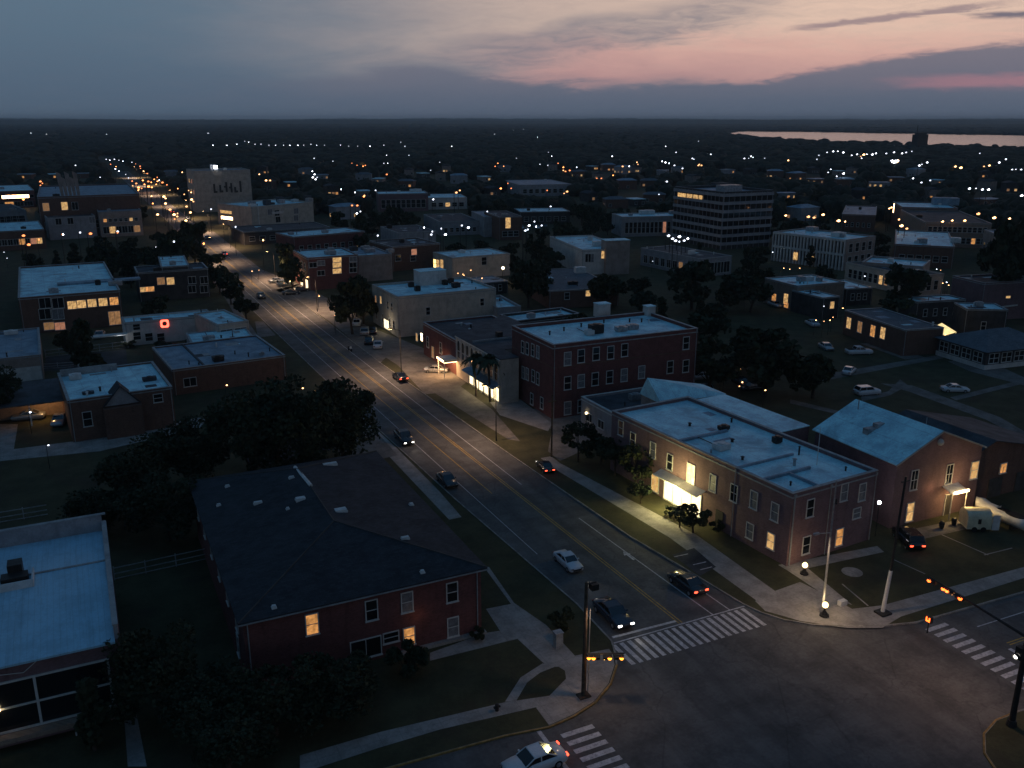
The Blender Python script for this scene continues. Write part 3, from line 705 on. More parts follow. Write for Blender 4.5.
# ================================================================== arcaded white shop building and small brick neighbour
A_ = MB
hr = empty('arcade_building', (59.4, 127.6, 0), 0, 'white-fronted two-storey building with tall arches above glowing shop windows', 'building')
poly = [(0,0),(3.3,0),(3.3,5.6),(15,5.6),(15,31),(.4,19),(0,19)]
b = MB(); b.prism(poly, -.05, 7.6); b.build('wall', 'stucco_cream', hr)
b = MB(); b.prism([(-.1,-.1),(3.35,-.1),(3.35,5.65),(15.1,5.65),(15.1,31.1),(.3,19.1),(-.1,19.1)], 7.602, 7.72); b.build('roof', 'roof_dark', hr)
b = MB(); b.box(.4,12.2,7.73,14.8,12.4,8.05); b.build('party_wall', 'coping', hr)
b = MB(); b.box(6,14,7.73,7,15,8.6); b.build('rooftop_unit', 'metal_dark', hr)
n = 9
for i in range(n):
    y = .6 + i*(18.0/n) + 1.
    f = MB(); hw = .62
    f.box(-.12,y-hw-.1,3.7,0,y-hw,6.4); f.box(-.12,y+hw,3.7,0,y+hw+.1,6.4)
    q = [(y+math.cos(R(a))*hw, 6.4+math.sin(R(a))*hw) for a in range(0,181,30)]
    for (ya,za),(yb,zb) in zip(q[:-1],q[1:]): f.add([(-.12,ya,za),(-.12,yb,zb),(0,yb,zb),(0,ya,za),(-.12,ya,za+.14),(-.12,yb,zb+.14),(0,yb,zb+.14),(0,ya,za+.14)], [(0,1,2,3),(4,7,6,5),(0,4,5,1),(2,6,7,3)])
    f.box(-.10,y-hw,5.0,-.02,y+hw,5.08)
    fo = f.build('window', 'trim', hr)
    p = MB(); p.add([(-.03,y-hw,3.8),(-.03,y+hw,3.8)]+[(-.03,a,c) for a,c in q], [tuple(range(len(q)+2))]); p.build('pane', 'glass', fo)
b = MB()
for i in range(n+1): y = .6+i*(18.0/n); b.box(-.16,y-.09,3.2,0,y+.09,7.4)
b.box(-.2,0,7.4,0,19,7.6); b.build('pilasters', 'trim', hr)
b = MB(); b.add([(0,0,3.4),(-1.5,0,2.8),(-1.5,13,2.8),(0,13,3.4),(0,0,3.5),(-1.5,0,2.9),(-1.5,13,2.9),(0,13,3.5)], [(0,1,2,3),(4,7,6,5),(0,4,5,1),(1,5,6,2),(2,6,7,3),(3,7,4,0)]); b.build('awning', 'roof_grey', hr)
for i in range(6):
    y = .4+i*2.1; f = MB(); f.box(-.12,y,.15,0,y+.1,2.75); f.box(-.12,y+1.8,.15,0,y+1.9,2.75); f.box(-.12,y+.1,2.65,0,y+1.8,2.75); f.box(-.12,y+.1,.15,0,y+1.8,.4)
    fo = f.build('shop_window', 'trim', hr); p = MB(); p.box(-.05,y+.1,.4,-.01,y+1.8,2.65); p.build('pane', 'shop_glow', fo)
light((57.6, 131, 2.0), 130, (1,.78,.42), .4); light((57.6, 136, 2.0), 110, (1,.78,.42), .4)
RECTS.append((446,318,516,385,135)); 
class _R:  # axis-aligned footprint
    def __init__(s, x0,y0,x1,y1): s.q=(x0,y0,x1,y1)
    def inside(s, X, Y, mg): return (X>s.q[0]-mg)&(X<s.q[2]+mg)&(Y>s.q[1]-mg)&(Y<s.q[3]+mg)
FOOT.append((_R(59,127,75,160),0,0))
# glowing canopy
cr = empty('entrance_canopy', (59.3, 147.4, 0), 0, 'brightly lit canopy on posts over the restaurant entrance', 'canopy')
b = MB(); b.box(-2.6,-1.6,3.0,0,1.6,3.15); b.box(-2.7,-1.7,3.15,0,1.7,3.5); b.build('canopy_roof', 'trim', cr)
b = MB(); b.box(-2.5,-1.5,2.9,-.1,1.5,2.99); b.box(-2.76,-1.6,3.17,-2.71,1.6,3.46); b.build('light_panel', 'strip_light', cr)
for sy in (-1.5, 1.5): b = MB(); b.tube((-2.5,sy,.1),(-2.5,sy,2.9),.09); b.build('post', 'trim', cr)
light((56.4, 147.5, 2.6), 480, (1,.50,.20), .5)
J = Bld('brick_restaurant', 'small dark red brick building between the white block and arcade', (455,338), (475,334), (408,321), 6.6, 'brick_red', 'roof_dark', w=15, par=.3)
J.o = Vector((59.5,147.0,0)); J.d = 31; J.root.location = J.o; J.rz = 0; J.root.rotation_euler.z = 0
J.winp('W', [(417,337,'win_gold'),(422,337,'lamp_soft')], 1.0, 1.5); J.winp('W', [(433,352,'win_dim'),(441,348),(428,342)], 1.0, 2.0)
light((58.3, 170, 4.6), 60, (1,.6,.3), .3)
I = Bld('white_block', 'cream two-storey block with pale roof and white rooftop hut', (397,297), (496,288), (372,284), 8.9, 'stucco_cream', 'roof_pale', par=.4)
rx = lambda B, x, y: (G(x, y, B.dz).x-B.o.x, G(x, y, B.dz).y-B.o.y)
x, y = rx(I, 432, 284); I.hatch(x-3.2, y-1.5, x+3.2, y+2.5, 3.2, 'stucco_white')
for q in ((412,287),(418,291),(446,285),(452,283)): x, y = rx(I, *q); I.unit(x, y, 1.2, 1., 1.1, 'metal_dark')
I.winp('W', [(376,299,'win_dim'),(381,300,'win_gold'),(388,305),(392,307)], 1.0, 1.6); I.winp('W', [(377,315),(383,318),(390,322),(394,325)], 1.0, 1.8)
I.winp('W', [(387,332,'shop_glow')], 3.2, 2.0, style='wide'); I.winp('S', [(428,311),(482,302)], .9, 1.6)
light((57.8, 184, 2.6), 90, (1,.85,.62), .4)
b1 = Bld('small_roof_shed', 'small pale-roofed shed at the back of the cream block', (497,308), (521,303), (493,296), 5, 'stucco_grey', 'roof_pale'); b1.row('S', 2, 1.5)
b1 = Bld('long_back_shed', 'long low building with pale roof behind the three-storey block', (517,321), (580,312), (500,312), 6.2, 'dark_clad', 'roof_pale'); b1.unit(5,3); b1.row('S', 5, 3.5)
Sb = Bld('hip_roof_hall', 'dark brick hall with grey-green roof and one lit window behind the block', (549,291), (619,283), (537,270), 4.6, 'brick_brown', 'shingle_grey', par=.12)
x, y = rx(Sb, 560, 272); Sb.unit(x, y, 3, 2, 1.6, 'white_metal'); Sb.winp('S', [(588,293,'win_gold')], 1.2, 1.4); Sb.winp('S', [(567,296)], 1.2, 1.6); Sb.vent(9, 5)

# ================================================================== right mid-ground
Q = Bld('tower_front_hall', 'pale hall with square stair tower and two lit windows', (582,250), (628,246), (573,236), 7.6, 'stucco_white', 'roof_pale', par=.4)
x, y = Q.w, 0
b = MB(); b.box(Q.w-7.5,-1.5,-.05,Q.w,3,10.2); Q.part(b, 'stair_tower', 'stucco_taupe')
b = MB(); b.box(Q.w-7.6,-1.6,10.2,Q.w+.1,3.1,10.35); Q.part(b, 'tower_roof', 'roof_pale')
Q.winp('S', [(604,254,'win_gold'),(591,258),(588,258)], 1.7, 2.4, style='wide'); Q.winp('S', [(614,255,'win_orange')], 1.7, 2.2, style='wide'); Q.unit(9, 10, 4, 2.4, 1.4, 'white_metal'); Q.unit(14, 12, 2, 2, 1.5)
Pb = Bld('glazed_school_wing', 'low dark-roofed wing with big white-framed windows below the office tower', (700,259), (732,255), (641,247), 5.6, 'stucco_grey', 'roof_dark', par=.2, coping='coping')
Pb.row('S', 4, .9, 3.4, 3.2, style='wide', m='glass'); Pb.row('W', 9, 1.2, 1.8, 2.4, {2:'win_dim'}, style='wide')
Rb = Bld('flat_roof_hall', 'pale flat-roofed hall left of the office tower', (622,217), (692,215), (612,211), 7.9, 'stucco_grey', 'roof_pale', par=.3)
Rb.row('S', 11, 1.5, 1.3, 4.2, {9:'win_rose'}, u1=Rb.w*.7); Rb.unit(14,12,6,3,1.6,'white_metal'); Rb.unit(24,10,2,2,1.4)
# office tower
O = Bld('office_tower', 'banded concrete office tower of seven storeys, tallest building right of centre', (724,192), (773,188), (675,184), 20.4, 'dark_clad', 'roof_grey', par=.9, coping='stucco_grey')
b = MB()
for k in range(7):
    z = 1.6+k*2.85; b.box(-.35,-.35,z,O.w+.35,0,z+1.05); b.box(-.35,0,z,0,O.d+.35,z+1.05); b.box(O.w,0,z,O.w+.35,O.d+.35,z+1.05)
O.part(b, 'spandrel_bands', 'stucco_grey')
b = MB()
for i in range(10): x = i*O.w/9; b.box(max(-.2,x-.07),-.16,.1,min(O.w+.2,x+.07),-.07,20)
for i in range(14): y = i*O.d/13; b.box(-.16,max(0,y-.07),.1,-.07,min(O.d,y+.07),20)
O.part(b, 'mullions', 'stucco_grey')
for k in range(7):
    z = 2.68+k*2.85
    if k < 6:
        p = MB(); p.box(.2,-.06,z,O.w-.2,-.01,z+1.7); O.part(p, 'window_band', 'glass'); p = MB(); p.box(-.06,.2,z,-.01,O.d-.2,z+1.7); O.part(p, 'window_band', 'glass')
for (xa, xb) in ((678.5,686.5),(687.5,693),(694,698.5),(699.5,703)):
    ua, za = O.pl('W', xa, 195.5); ub, zb = O.pl('W', xb, 196.5); p = MB(); p.box(-.34,min(ua,ub),16.9,-.30,max(ua,ub),18.3); O.part(p, 'lit_window', 'win_gold')
O.unit(10,10,8,5,2.4); O.unit(22,30,6,6,1.6,'roof_dark')
# columned two-storey white building + lower wing
T = Bld('colonnade_building', 'two-storey white colonnade building with pale roof right of the office tower', (846,240), (876,235), (774,231), 9.5, 'stucco_taupe', 'roof_pale', par=.4)
b = MB(); n = 22
for i in range(n+1): y = i*T.d/n; b.box(-.5,max(0,y-.28),.1,-.02,min(T.d,y+.28),9)
b.box(-.55,0,9,0,T.d,9.5); b.box(-.55,0,4.6,0,T.d,5.2); T.part(b, 'colonnade', 'stucco_white')
p = MB(); p.box(-.06,.3,5.3,-.01,T.d-.3,8.7); T.part(p, 'window_band', 'glass'); p = MB(); p.box(-.06,.3,1,-.01,T.d-.3,4.4); T.part(p, 'window_band', 'glass')
T.row('S', 4, 5.5, 1.8, 2.6); T.row('S', 4, 1.5, 1.8, 2.6); T.unit(8,8,4,3,1.4,'white_metal'); T.unit(14,22,3,3,1.4)
b = MB(); ua = T.pl('W',796,262)[0]; ub = T.pl('W',812,264)[0]
for u in (ua, ub): b.box(-.62,u-.8,1.4,-.56,u+.8,3.8)
T.part(b, 'lit_window', 'win_gold')
T2 = Bld('low_columned_wing', 'low cream wing with dark roof and paired windows in front of the colonnade', (916,276), (944,270), (846,259), 5.6, 'stucco_cream', 'roof_dark', par=.3)
T2.row('W', 12, 1.5, 1.3, 2.4, {5:'win_gold', 4:'win_dim'}, style='sash'); T2.row('S', 3, 1.5, 1.4, 2.4)
b1 = Bld('fan_roof_hall', 'hall with broad pale shallow roof beside the cream wing', (862,262), (932,270), (880,252), 6.3, 'stucco_taupe', 'roof_pale', w=16, d=14); b1.row('W', 3, 2)
b1 = Bld('pale_roof_market', 'wide market hall with large pale roof near the right edge', (895,244), (955,246), (902,230), 7., 'brick_brown', 'roof_pale', par=.3); b1.unit(8,8,3,3,1.5); b1.unit(18,14,3,3,1.5,'white_metal'); b1.row('S', 6, 2, 1.6, 1.8)
b1 = Bld('brick_school', 'dark brick school with long pale roof and bright lamps in front', (902,207), (958,208), (893,200), 10., 'brick_brown', 'roof_pale', par=.4); b1.row('S', 9, 3, 1.4, 2.2); b1.row('S', 9, 6.6, 1.4, 2.0); b1.winp('W', [(894,207,'strip_light')], 2.5, 4); b1.unit(20,20,10,6,3,'roof_grey')
b1 = Bld('gym_hall', 'grey gabled gym hall left of the brick school', (842,214), (876,216), (838,205), 7., 'brick_brown', 'roof_grey', par=.3); b1.row('S', 5, 2)
b1 = Bld('lit_brick_terrace', 'long brick terrace lit by warm street lamps behind the market hall', (925,222), (992,222), (915,210), 9., 'brick_tan', 'roof_dark', par=.3); b1.row('S', 12, 1.5, 1.3, 2., {1:'win_gold',4:'win_gold',9:'win_orange'}); b1.row('S', 12, 5.6, 1.3, 1.8)
b1 = Bld('pale_shop', 'grey shop building with white-framed windows at the right edge above the trees', (1000,236), (1040,236), (984,226), 9., 'stucco_taupe', 'roof_grey', par=.3); b1.row('S', 4, 2, 2.6, 3., style='wide'); b1.row('W', 4, 2, 2, 3.)
U1 = Bld('pale_roof_house', 'low house with broad pale roof and lit gable windows left of the courtyard', (797,286), (845,277), (765,272), 6.4, 'brick_tan', 'roof_pale', par=.2)
U1.winp('W', [(774,300,'win_orange'),(786,299,'win_gold')], 1.6, 2.6, style='wide'); U1.winp('W', [(786,309,'win_orange')], 1.6, 1.2, style='wide'); U1.unit(6,6,1.6,1.6,1.2); U1.unit(10,4,1.2,1.2,1.)
U2 = Bld('diamond_roof_annex', 'low dark-walled annex with pale roof in front of the pale-roofed house', (823,298), (840,294), (792,288), 5.2, 'dark_clad', 'roof_pale', par=.12); U2.winp('S', [(832,305,'win_gold')], 1.2, 1.6)
b1 = Bld('rear_pale_shed', 'narrow pale-roofed shed behind the diamond-roofed annex', (846,289), (873,287), (840,281), 4.4, 'dark_clad', 'roof_pale', par=.12); b1.row('S', 3, 1.5)
V = Bld('brick_hall', 'long dark brick hall with grey roof and a row of lit windows by the park', (905,330), (944,322), (845,302), 5.4, 'brick_brown', 'shingle_grey', par=.12)
V.winp('W', [(849,323,'win_gold'),(860,327,'win_dim'),(873,331,'win_orange'),(883,333,'win_gold')], 1.5, 2.3, style='wide')
b1 = Bld('chapel_block', 'dark block with pale roof strip behind the glowing tent', (917,302), (965,308), (900,294), 5.4, 'dark_clad', 'roof_pale', w=13, par=.2); b1.row('S', 4, 2)
b1 = Bld('round_roof_store', 'small dark store with rounded pale roof right of the glowing tent', (966,309), (993,309), (960,304), 6.4, 'dark_clad', 'roof_pale', w=8.5, d=7, par=.15); b1.win('S', 4, 2); b1.unit(4,4)
b1 = Bld('plain_brick_box', 'windowless plum brick building at the right edge above the porch house', (984,283), (1060,279), (978,276), 9., 'brick_plum', 'roof_dark', par=.3); b1.winp('S', [(1008,297,'win_gold')], 1.2, .5, style='thin')
lw = G(1008, 320); sh = MB(); sh.box(-6,-.15,3.2,6,.15,3.5); sh.box(-6,0,0,-5.8,.15,3.2); sh.box(5.8,0,0,6,.15,3.2); tag(sh.build('lit_beam', 'trim', None, (lw.x, lw.y, 0)), 'pale beam on two posts lit from below near the plum brick building', 'carport')
Wh = Bld('porch_house', 'white-windowed house with grey roof and sun porch at the right edge of the park', (984,352), (1040,372), (985,336), 4.4, 'stucco_grey', None)
Wh.o = Vector((149.5, 107.5, 0)); Wh.root.location = Wh.o; Wh.rz = -.12; Wh.root.rotation_euler.z = -.12; Wh.w, Wh.d = 16, 12
b = MB(); b.prism([(0,0),(16,0),(16,12),(0,12)], -.05, 3.6); Wh.part(b, 'wall', 'dark_clad')
b = MB(); b.add([(-.6,-.6,3.6),(16.6,-.6,3.6),(16.6,12.6,3.6),(-.6,12.6,3.6),(6,6,6.2),(11,6,6.2)], [(0,1,5,4),(1,2,5),(2,3,4,5),(3,0,4),(3,2,1,0)]); Wh.part(b, 'roof', 'shingle_grey')
Wh.row('W', 4, 1.3, 2.0, 1.8, style='grid', m='glass', u0=.4, u1=11.6); Wh.row('S', 5, 1.3, 2.2, 1.8, style='grid', m='glass', u0=.4, u1=15.6)
b = MB(); b.box(-.12,-.12,0,16.1,0,1.0); b.box(-.12,0,0,0,12,1.0); Wh.part(b, 'porch_panel', 'stucco_white')
# glowing tent
tl = G(939, 343); tr = empty('event_tent', (tl.x, tl.y, 0), .2, 'small peaked tent glowing yellow from within beside the brick hall', 'tent')
b = MB(); b.add([(-2.4,-2.2,2.4),(2.4,-2.2,2.4),(2.4,2.2,2.4),(-2.4,2.2,2.4),(0,0,4.3)], [(0,1,4),(1,2,4),(2,3,4),(3,0,4)]); b.build('tent_roof', 'win_yellow', tr)
for sx in (-2.3,2.3):
    for sy in (-2.1,2.1): b = MB(); b.tube((sx,sy,0),(sx,sy,2.4),.07); b.build('post', 'white_metal', tr)
light((tl.x-1.5, tl.y-3, 2.6), 120, (1,.7,.38), .5)

# ================================================================== left side
# metal-roofed hall at the bottom-left corner
Lb = Bld('metal_roof_hall', 'hall with blue metal roof and big gridded front windows at the lower left corner', (-60,690), (113,640), (-62,540), 7.6, 'brick_plum', None)
Lb.o = Vector((-17.0, 67.4, 0)); Lb.rz = 0; Lb.w, Lb.d = 16.2, 20.6; Lb.root.location = Lb.o; Lb.root.rotation_euler.z = 0
w, d = Lb.w, Lb.d
b = MB(); b.prism([(0,0),(w,0),(w,d),(0,d)], -.05, 7.0)
Lb.part(b, 'wall', 'brick_plum'); b = MB(); b.box(w-.3,0,7.002,w,d,8.2); b.box(0,d-.3,7.002,w-.3,d,8.9); Lb.part(b, 'parapet', 'stucco_grey')
b = MB(); b.box(w-.36,-.05,8.2,w+.06,d-.36,8.29); b.box(-.05,d-.36,8.9,w+.06,d+.06,8.99); Lb.part(b, 'coping', 'coping')
b = MB(); b.add([(0,-.4,7.02),(w-.3,-.4,7.02),(w-.3,12,8.0),(0,12,8.0),(w-.3,d-.3,7.3),(0,d-.3,7.3),(0,-.4,6.85),(w-.3,-.4,6.85)], [(0,1,2,3),(3,2,4,5),(6,7,1,0)]); Lb.part(b, 'roof', 'roof_metal')
b = MB(); b.box(0,11.9,8.0,w-.3,12.1,8.1); Lb.part(b, 'ridge_cap', 'coping')
ax_ = G(14,583,8).x+17.0; ay_ = G(14,590,7.8).y-67.4; b = MB(); b.box(ax_-.9,ay_+.3,7.5,ax_+1.1,ay_+1.5,8.7); b.box(ax_-.4,ay_+1.502,7.4,ax_+.7,ay_+2.8,9.3); Lb.part(b, 'rooftop_unit', 'metal_dark')
b = MB(); b.box(ax_-2.4,ay_-.15,7.5,ax_+1.5,ay_,8.5); b.box(ax_+1.36,ay_,7.5,ax_+1.5,ay_+2.2,8.5); Lb.part(b, 'unit_screen', 'white_metal')
b = MB(); b.tube((6.2,12,8.0),(6.2,12,8.5),.1); Lb.part(b, 'vent_pipe', 'metal_dark')
f = MB(); zt, zb, zm = 5.5, 1.5, 3.4
for x in (1.2, 5.7, 10.2, 15.2): f.box(x-.09,-.16,zb,x+.09,0,zt)
for z in (zb-.1, zm, zt): f.box(1.11,-.14,z-.07,15.29,-.005,z+.07)
fo = Lb.part(f, 'curtain_wall_frame', 'trim'); p = MB(); p.box(1.2,-.05,zb,15.2,-.01,zt); p.build('pane', 'glass', fo)
b = MB(); b.box(-.2,-.9,.9,w+.1,-.17,1.3); Lb.part(b, 'entrance_ledge', 'brick_tan')
for x in (12.4, 14): b = MB(); b.tube((x,-.8,.05),(x,-.8,.9),.06); Lb.part(b, 'post', 'white_metal')
b = MB(); b.ball((7.6,-.3,3.5),.16,6); Lb.part(b, 'door_lamp', 'lamp_soft')
b = MB(); b.tube((9.6,-.1,6.0),(10.8,-.1,6.9),.03,n=5); b.tube((9.6,-.1,6.0),(6.2,-.1,6.5),.03,n=5); Lb.part(b, 'sign_bracket', 'white_metal')
light((3.5+Lb.o.x, 64.6, 4.0), 6, (1,.8,.6), .2)

# big hip-roofed brick hall
B = Bld('hip_roof_brick_hall', 'large brick hall with wide black hip roof left of the main road', (237,622), (487,568), (192,478), 6.8, 'brick_red', None)
B.o = Vector((8.2, 66.4, 0)); B.rz = 0.; B.root.location = B.o; B.root.rotation_euler.z = 0; B.w, B.d = 20.7, 31.6; w, d = B.w, B.d
b = MB(); b.prism([(0,0),(w,0),(w,d),(0,d)], -.05, 6.6); B.part(b, 'wall', 'brick_red')
ap, aq, zr = (10.3, 10.4), (10.3, 25.), 8.9
b = MB(); e = .45
b.add([(-e,-e,6.6),(w+e,-e,6.6),(w+e,d+e,6.6),(-e,d+e,6.6),(*ap,zr),(*aq,zr),(-e,-e,6.75),(w+e,-e,6.75),(w+e,d+e,6.75),(-e,d+e,6.75)],
      [(3,2,1,0),(0,1,7,6),(1,2,8,7),(2,3,9,8),(3,0,6,9),(6,7,4),(7,8,5,4),(8,9,5),(9,6,4,5)]); B.part(b, 'roof', 'shingle_dark')
b = MB()
for a_, c_ in (((-e,-e,6.78),(*ap,zr+.03)),((w+e,-e,6.78),(*ap,zr+.03)),((*ap,zr+.03),(*aq,zr+.03)),((-e,d+e,6.78),(*aq,zr+.03)),((w+e,d+e,6.78),(*aq,zr+.03))): b.tube(a_, c_, .06, n=6)
B.part(b, 'ridge_cap', 'trim_dark')
b = MB(); b.box(-.5,-.5,6.5,w+.5,-.44,6.62); b.box(w+.44,-.44,6.5,w+.5,d+.5,6.62); B.part(b, 'gutter', 'coping')
for q in ((295,468,311,487),):
    a_, c_ = G(q[0],q[1],8.6), G(q[2],q[3],8.8); b = MB(); b.tube((a_.x-B.o.x,a_.y-B.o.y,8.7),(c_.x-B.o.x,c_.y-B.o.y,8.95),.2,n=6); B.part(b, 'roof_duct', 'white_metal')
def roofz(x, y):
    return 6.75 + (zr-6.75)*min(1, min((x+e)/(10.3+e), (w+e-x)/(10.4+e), (y+e)/(10.4+e), (d+e-y)/(6.6+e)))
for q, sx, sy in (((330,466),1.5,.5),((301,505),.9,.6),((341,517),1.1,.7),((258,502),.8,.35),((405,537),.7,.35),((411,497),.35,.35),((292,484),.5,.3),((227,482),.4,.3),((288,512),.25,.25),((422,562),.3,.3),((273,596),.3,.3),((218,498),.35,.25)):
    g_ = G(*q, 8.0); x, y = g_.x-B.o.x, g_.y-B.o.y; z = roofz(x, y)
    b = MB(); b.box(x-sx/2,y-sy/2,z-.1,x+sx/2,y+sy/2,z+.22); b.box(x-sx/2-.06,y-sy/2-.06,z-.1,x+sx/2+.06,y+sy/2+.06,z+.08); B.part(b, 'roof_vent', 'white_metal')
B.winp('S', [(312,624,'win_orange'),(371.5,610),(407,602),(452,592)], .95, 1.8); B.winp('S', [(453,628)], .95, 1.8)
B.winp('S', [(409,636,'win_orange')], .95, 1.6); B.winp('S', [(391,637)], 1.3, .9); B.winp('S', [(366,648)], 2.6, 1.7, style='wide')
B.row('W', 6, 3.9, .95, 1.8); B.win('W', 4.2, 1.2, .9, 1.8, 'glass'); B.downpipe('S', w-.4); B.downpipe('S', .3)
light((B.o.x+14.5, 65.3, 3.4), 5, (1,.55,.22), .2)
b = MB(); b.box(w-8,-.5,.0,w+.3,-.01,.35); B.part(b, 'plinth_step', 'concrete')

BD = Bld('dormer_house', 'brown house with pale flat roof, small gabled dormer and white sash window', (67.5,401), (172,384), (68,372), 6.4, 'brick_brown', 'roof_pale', par=.25)
def gab(Bd, x, w_, z0, z1, y=-.5, dep=3.2):
    b = MB(); b.add([(x-w_/2,y,z0),(x+w_/2,y,z0),(x,y,z1),(x-w_/2,y+dep,z0),(x+w_/2,y+dep,z0),(x,y+dep,z1)], [(0,1,2),(5,4,3),(0,3,4,1)]); Bd.part(b, 'dormer_gable', 'stucco_grey')
    r = slab(((x-w_/2-.25,y-.2,z0-.15),(x-w_/2-.25,y+dep,z0-.15)), ((x,y-.2,z1),(x,y+dep,z1))); q = slab(((x+.002,y-.2,z1),(x+.002,y+dep,z1)), ((x+w_/2+.25,y-.2,z0-.15),(x+w_/2+.25,y+dep,z0-.15))); r.add(q.v, q.f); Bd.part(r, 'dormer_roof', 'shingle_dark')
u = BD.pl('S', 121, 398)[0]; gab(BD, u, 4.6, 4.9, 7.6)
b = MB(); b.box(u-2.6,-1.3,.05,u+2.6,-.02,4.7); BD.part(b, 'bay', 'brick_brown'); 
BD.winp('S', [(87.5,419)], 1.1, 2.1); BD.win('S', u-1, 1.2, .9, 1.5); BD.winp('S', [(158,398)], 1.2, 1.2)
BD.unit(12,6,2,1,.6,'roof_dark'); BD.unit(3,3,1.6,.8,.4,'roof_dark'); b = MB(); b.box(.3,BD.d-1.8,BD.dz,BD.w*.6,BD.d-1.5,BD.dz+1.1); BD.part(b, 'roof_curb', 'coping')
BC = Bld('pale_roof_workshop', 'long low workshop with pale sheet roof between the big tree and the road', (172,370), (285,352), (165,346), 4.6, 'brick_brown', 'roof_grey', par=.22)
BC.winp('S', [(190,382)], 2., 1.4, style='wide'); BC.unit(9,5,1.6,.7,.4,'roof_dark'); BC.vent(12,6); BC.vent(3.4,3); b = MB(); b.box(5.2,.3,BC.dz,5.5,BC.d-.3,BC.dz+.25); BC.part(b, 'roof_curb', 'roof_dark')
BC.unit(16,3,.8,.6,.5); BC.vent(18,5)
b1 = Bld('carport_shed', 'small pale-roofed shed between the white sign building and the workshop', (192,345), (255,338), (190,333), 4.2, 'stucco_grey', 'roof_pale', par=.12); b1.unit(4,3,1.2,.6,.3,'white_metal'); b1.vent(8,4)
BB = Bld('white_sign_building', 'white low commercial building with glowing red square sign on its wall', (124,323), (212,314), (121,310), 5.0, 'stucco_white', 'roof_pale', par=.3)
BB.winp('S', [(136.5,327)], 1.3, 1.2); BB.winp('S', [(137,336),(149,337),(161,338)], 1.4, 1.6); BB.winp('S', [(207,325)], 1.9, 1.7)
u, z = BB.pl('S', 164.5, 323.5)
b = MB(); r0, r1 = .84, .48
q = [(max(-r0,min(r0,1.25*r0*math.cos(R(a)))), max(-r0,min(r0,1.25*r0*math.sin(R(a))))) for a in range(0,360,15)]
for i in range(24):
    a0, a1 = R(i*15), R(i*15+15); (xa,za),(xb,zb) = q[i], q[(i+1)%24]
    b.add([(u+xa,-.16,z+za),(u+xb,-.16,z+zb),(u+r1*math.cos(a1),-.16,z+r1*math.sin(a1)),(u+r1*math.cos(a0),-.16,z+r1*math.sin(a0))], [(0,1,2,3)])
BB.part(b, 'sign_ring', 'neon_red')
b = MB(); b.box(u-r0,-.12,z-r0,u+r0,0,z+r0); b.ball((u+.05,-.16,z-.08),.30,5); BB.part(b, 'sign_box', 'trim_dark')
lw = BB.world(u, -1.0, z); light(lw, 5, (1,.12,.08), .4)
b1 = Bld('white_street_front', 'flat-roofed cream shop with dark shutters joined to the white sign building', (217,325), (240,321), (178,303), 5.6, 'stucco_cream', 'roof_pale', w=6.5, d=14, par=.25); b1.win('S', 1.8, 1, 2.4, 3.4, 'trim_dark', 'wide'); b1.win('S', 4.7, 1, 2.4, 3.4, 'trim_dark', 'wide')
BA = Bld('long_window_office', 'brown office with pale roof and a row of glowing upper windows', (18,298), (120,290), (19,277), 8.2, 'brick_brown', 'roof_pale', par=.35)
BA.winp('S', [(72,305,'win_gold'),(81.5,304,'win_gold'),(92,303,'win_gold'),(103,302,'win_gold'),(114,301,'win_orange')], 1.75, 1.7, style='wide')
BA.winp('S', [(45,303),(58,303),(45,314),(58,314)], 2.2, 2.2, style='wide'); BA.winp('S', [(49,326,'win_dim'),(60,326,'win_rose')], 2., 1.6, style='wide'); BA.winp('S', [(116,328,'win_dim')], 2.4, 3, style='wide')
b = MB(); b.box(8,BA.d*.3,BA.dz,26,BA.d*.36,BA.dz+.4); BA.part(b, 'roof_curb', 'roof_grey'); BA.unit(7,5,2,1.5,1.); BA.unit(20,9,3,1.5,1.)
lg = G(120, 334, 3.0); b = MB(); b.box(-6,-.9,2.8,1.4,.9,3.05); b.box(-5.9,-.8,0,-5.7,-.6,2.8); b.box(1.1,-.8,0,1.3,-.6,2.8); tag(b.build('loading_canopy', 'trim', None, (lg.x, lg.y, 0)), 'flat white loading canopy beside the white sign building', 'canopy')
light((lg.x, lg.y-1.2, 2.4), 34, (.9,.95,1), .2)
BE = Bld('garage_house', 'grey-roofed building with three pale garage doors at the left edge', (-30,362), (41,356), (-30,334), 4.6, 'stucco_taupe', 'roof_grey', par=.2)
for xx in (9, 19, 34): u = BE.pl('S', xx, 372)[0]; b = MB(); b.box(u-1.2,-.08,.1,u+1.2,0,2.6); BE.part(b, 'garage_door', 'trim')
b1 = Bld('lit_carport', 'dark-roofed carport glowing orange inside beside the dormer house', (0,411), (66,400), (14,373), 4.4, 'dark_clad', None)
b1.w = 10; b1.rz = 0; b1.root.rotation_euler.z = 0; g_ = G(66,400,3.6); b1.o = Vector((g_.x-10.1, g_.y, 0)); b1.root.location = b1.o; b1.d = 13.5
b = MB(); b.box(-.3,-.3,3.5,10.1,13.8,3.7); b1.part(b, 'roof', 'roof_dark')
b = MB(); b.box(0,5,0,9.9,5.2,3.5); b.box(9.7,0,0,9.9,5,3.5); b1.part(b, 'wall', 'brick_tan')
for x in (.2, 5): b = MB(); b.box(x-.1,.05,0,x+.1,.25,3.5); b1.part(b, 'post', 'trim')
light((b1.o.x+7, b1.o.y+2.6, 2.9), 170, (1,.56,.22), .3)
BG = Bld('dark_motel', 'dark long building with two warm lit windows behind the white sign building', (137,273), (208,268), (134,262), 7.6, 'dark_clad', 'roof_dark', par=.2)
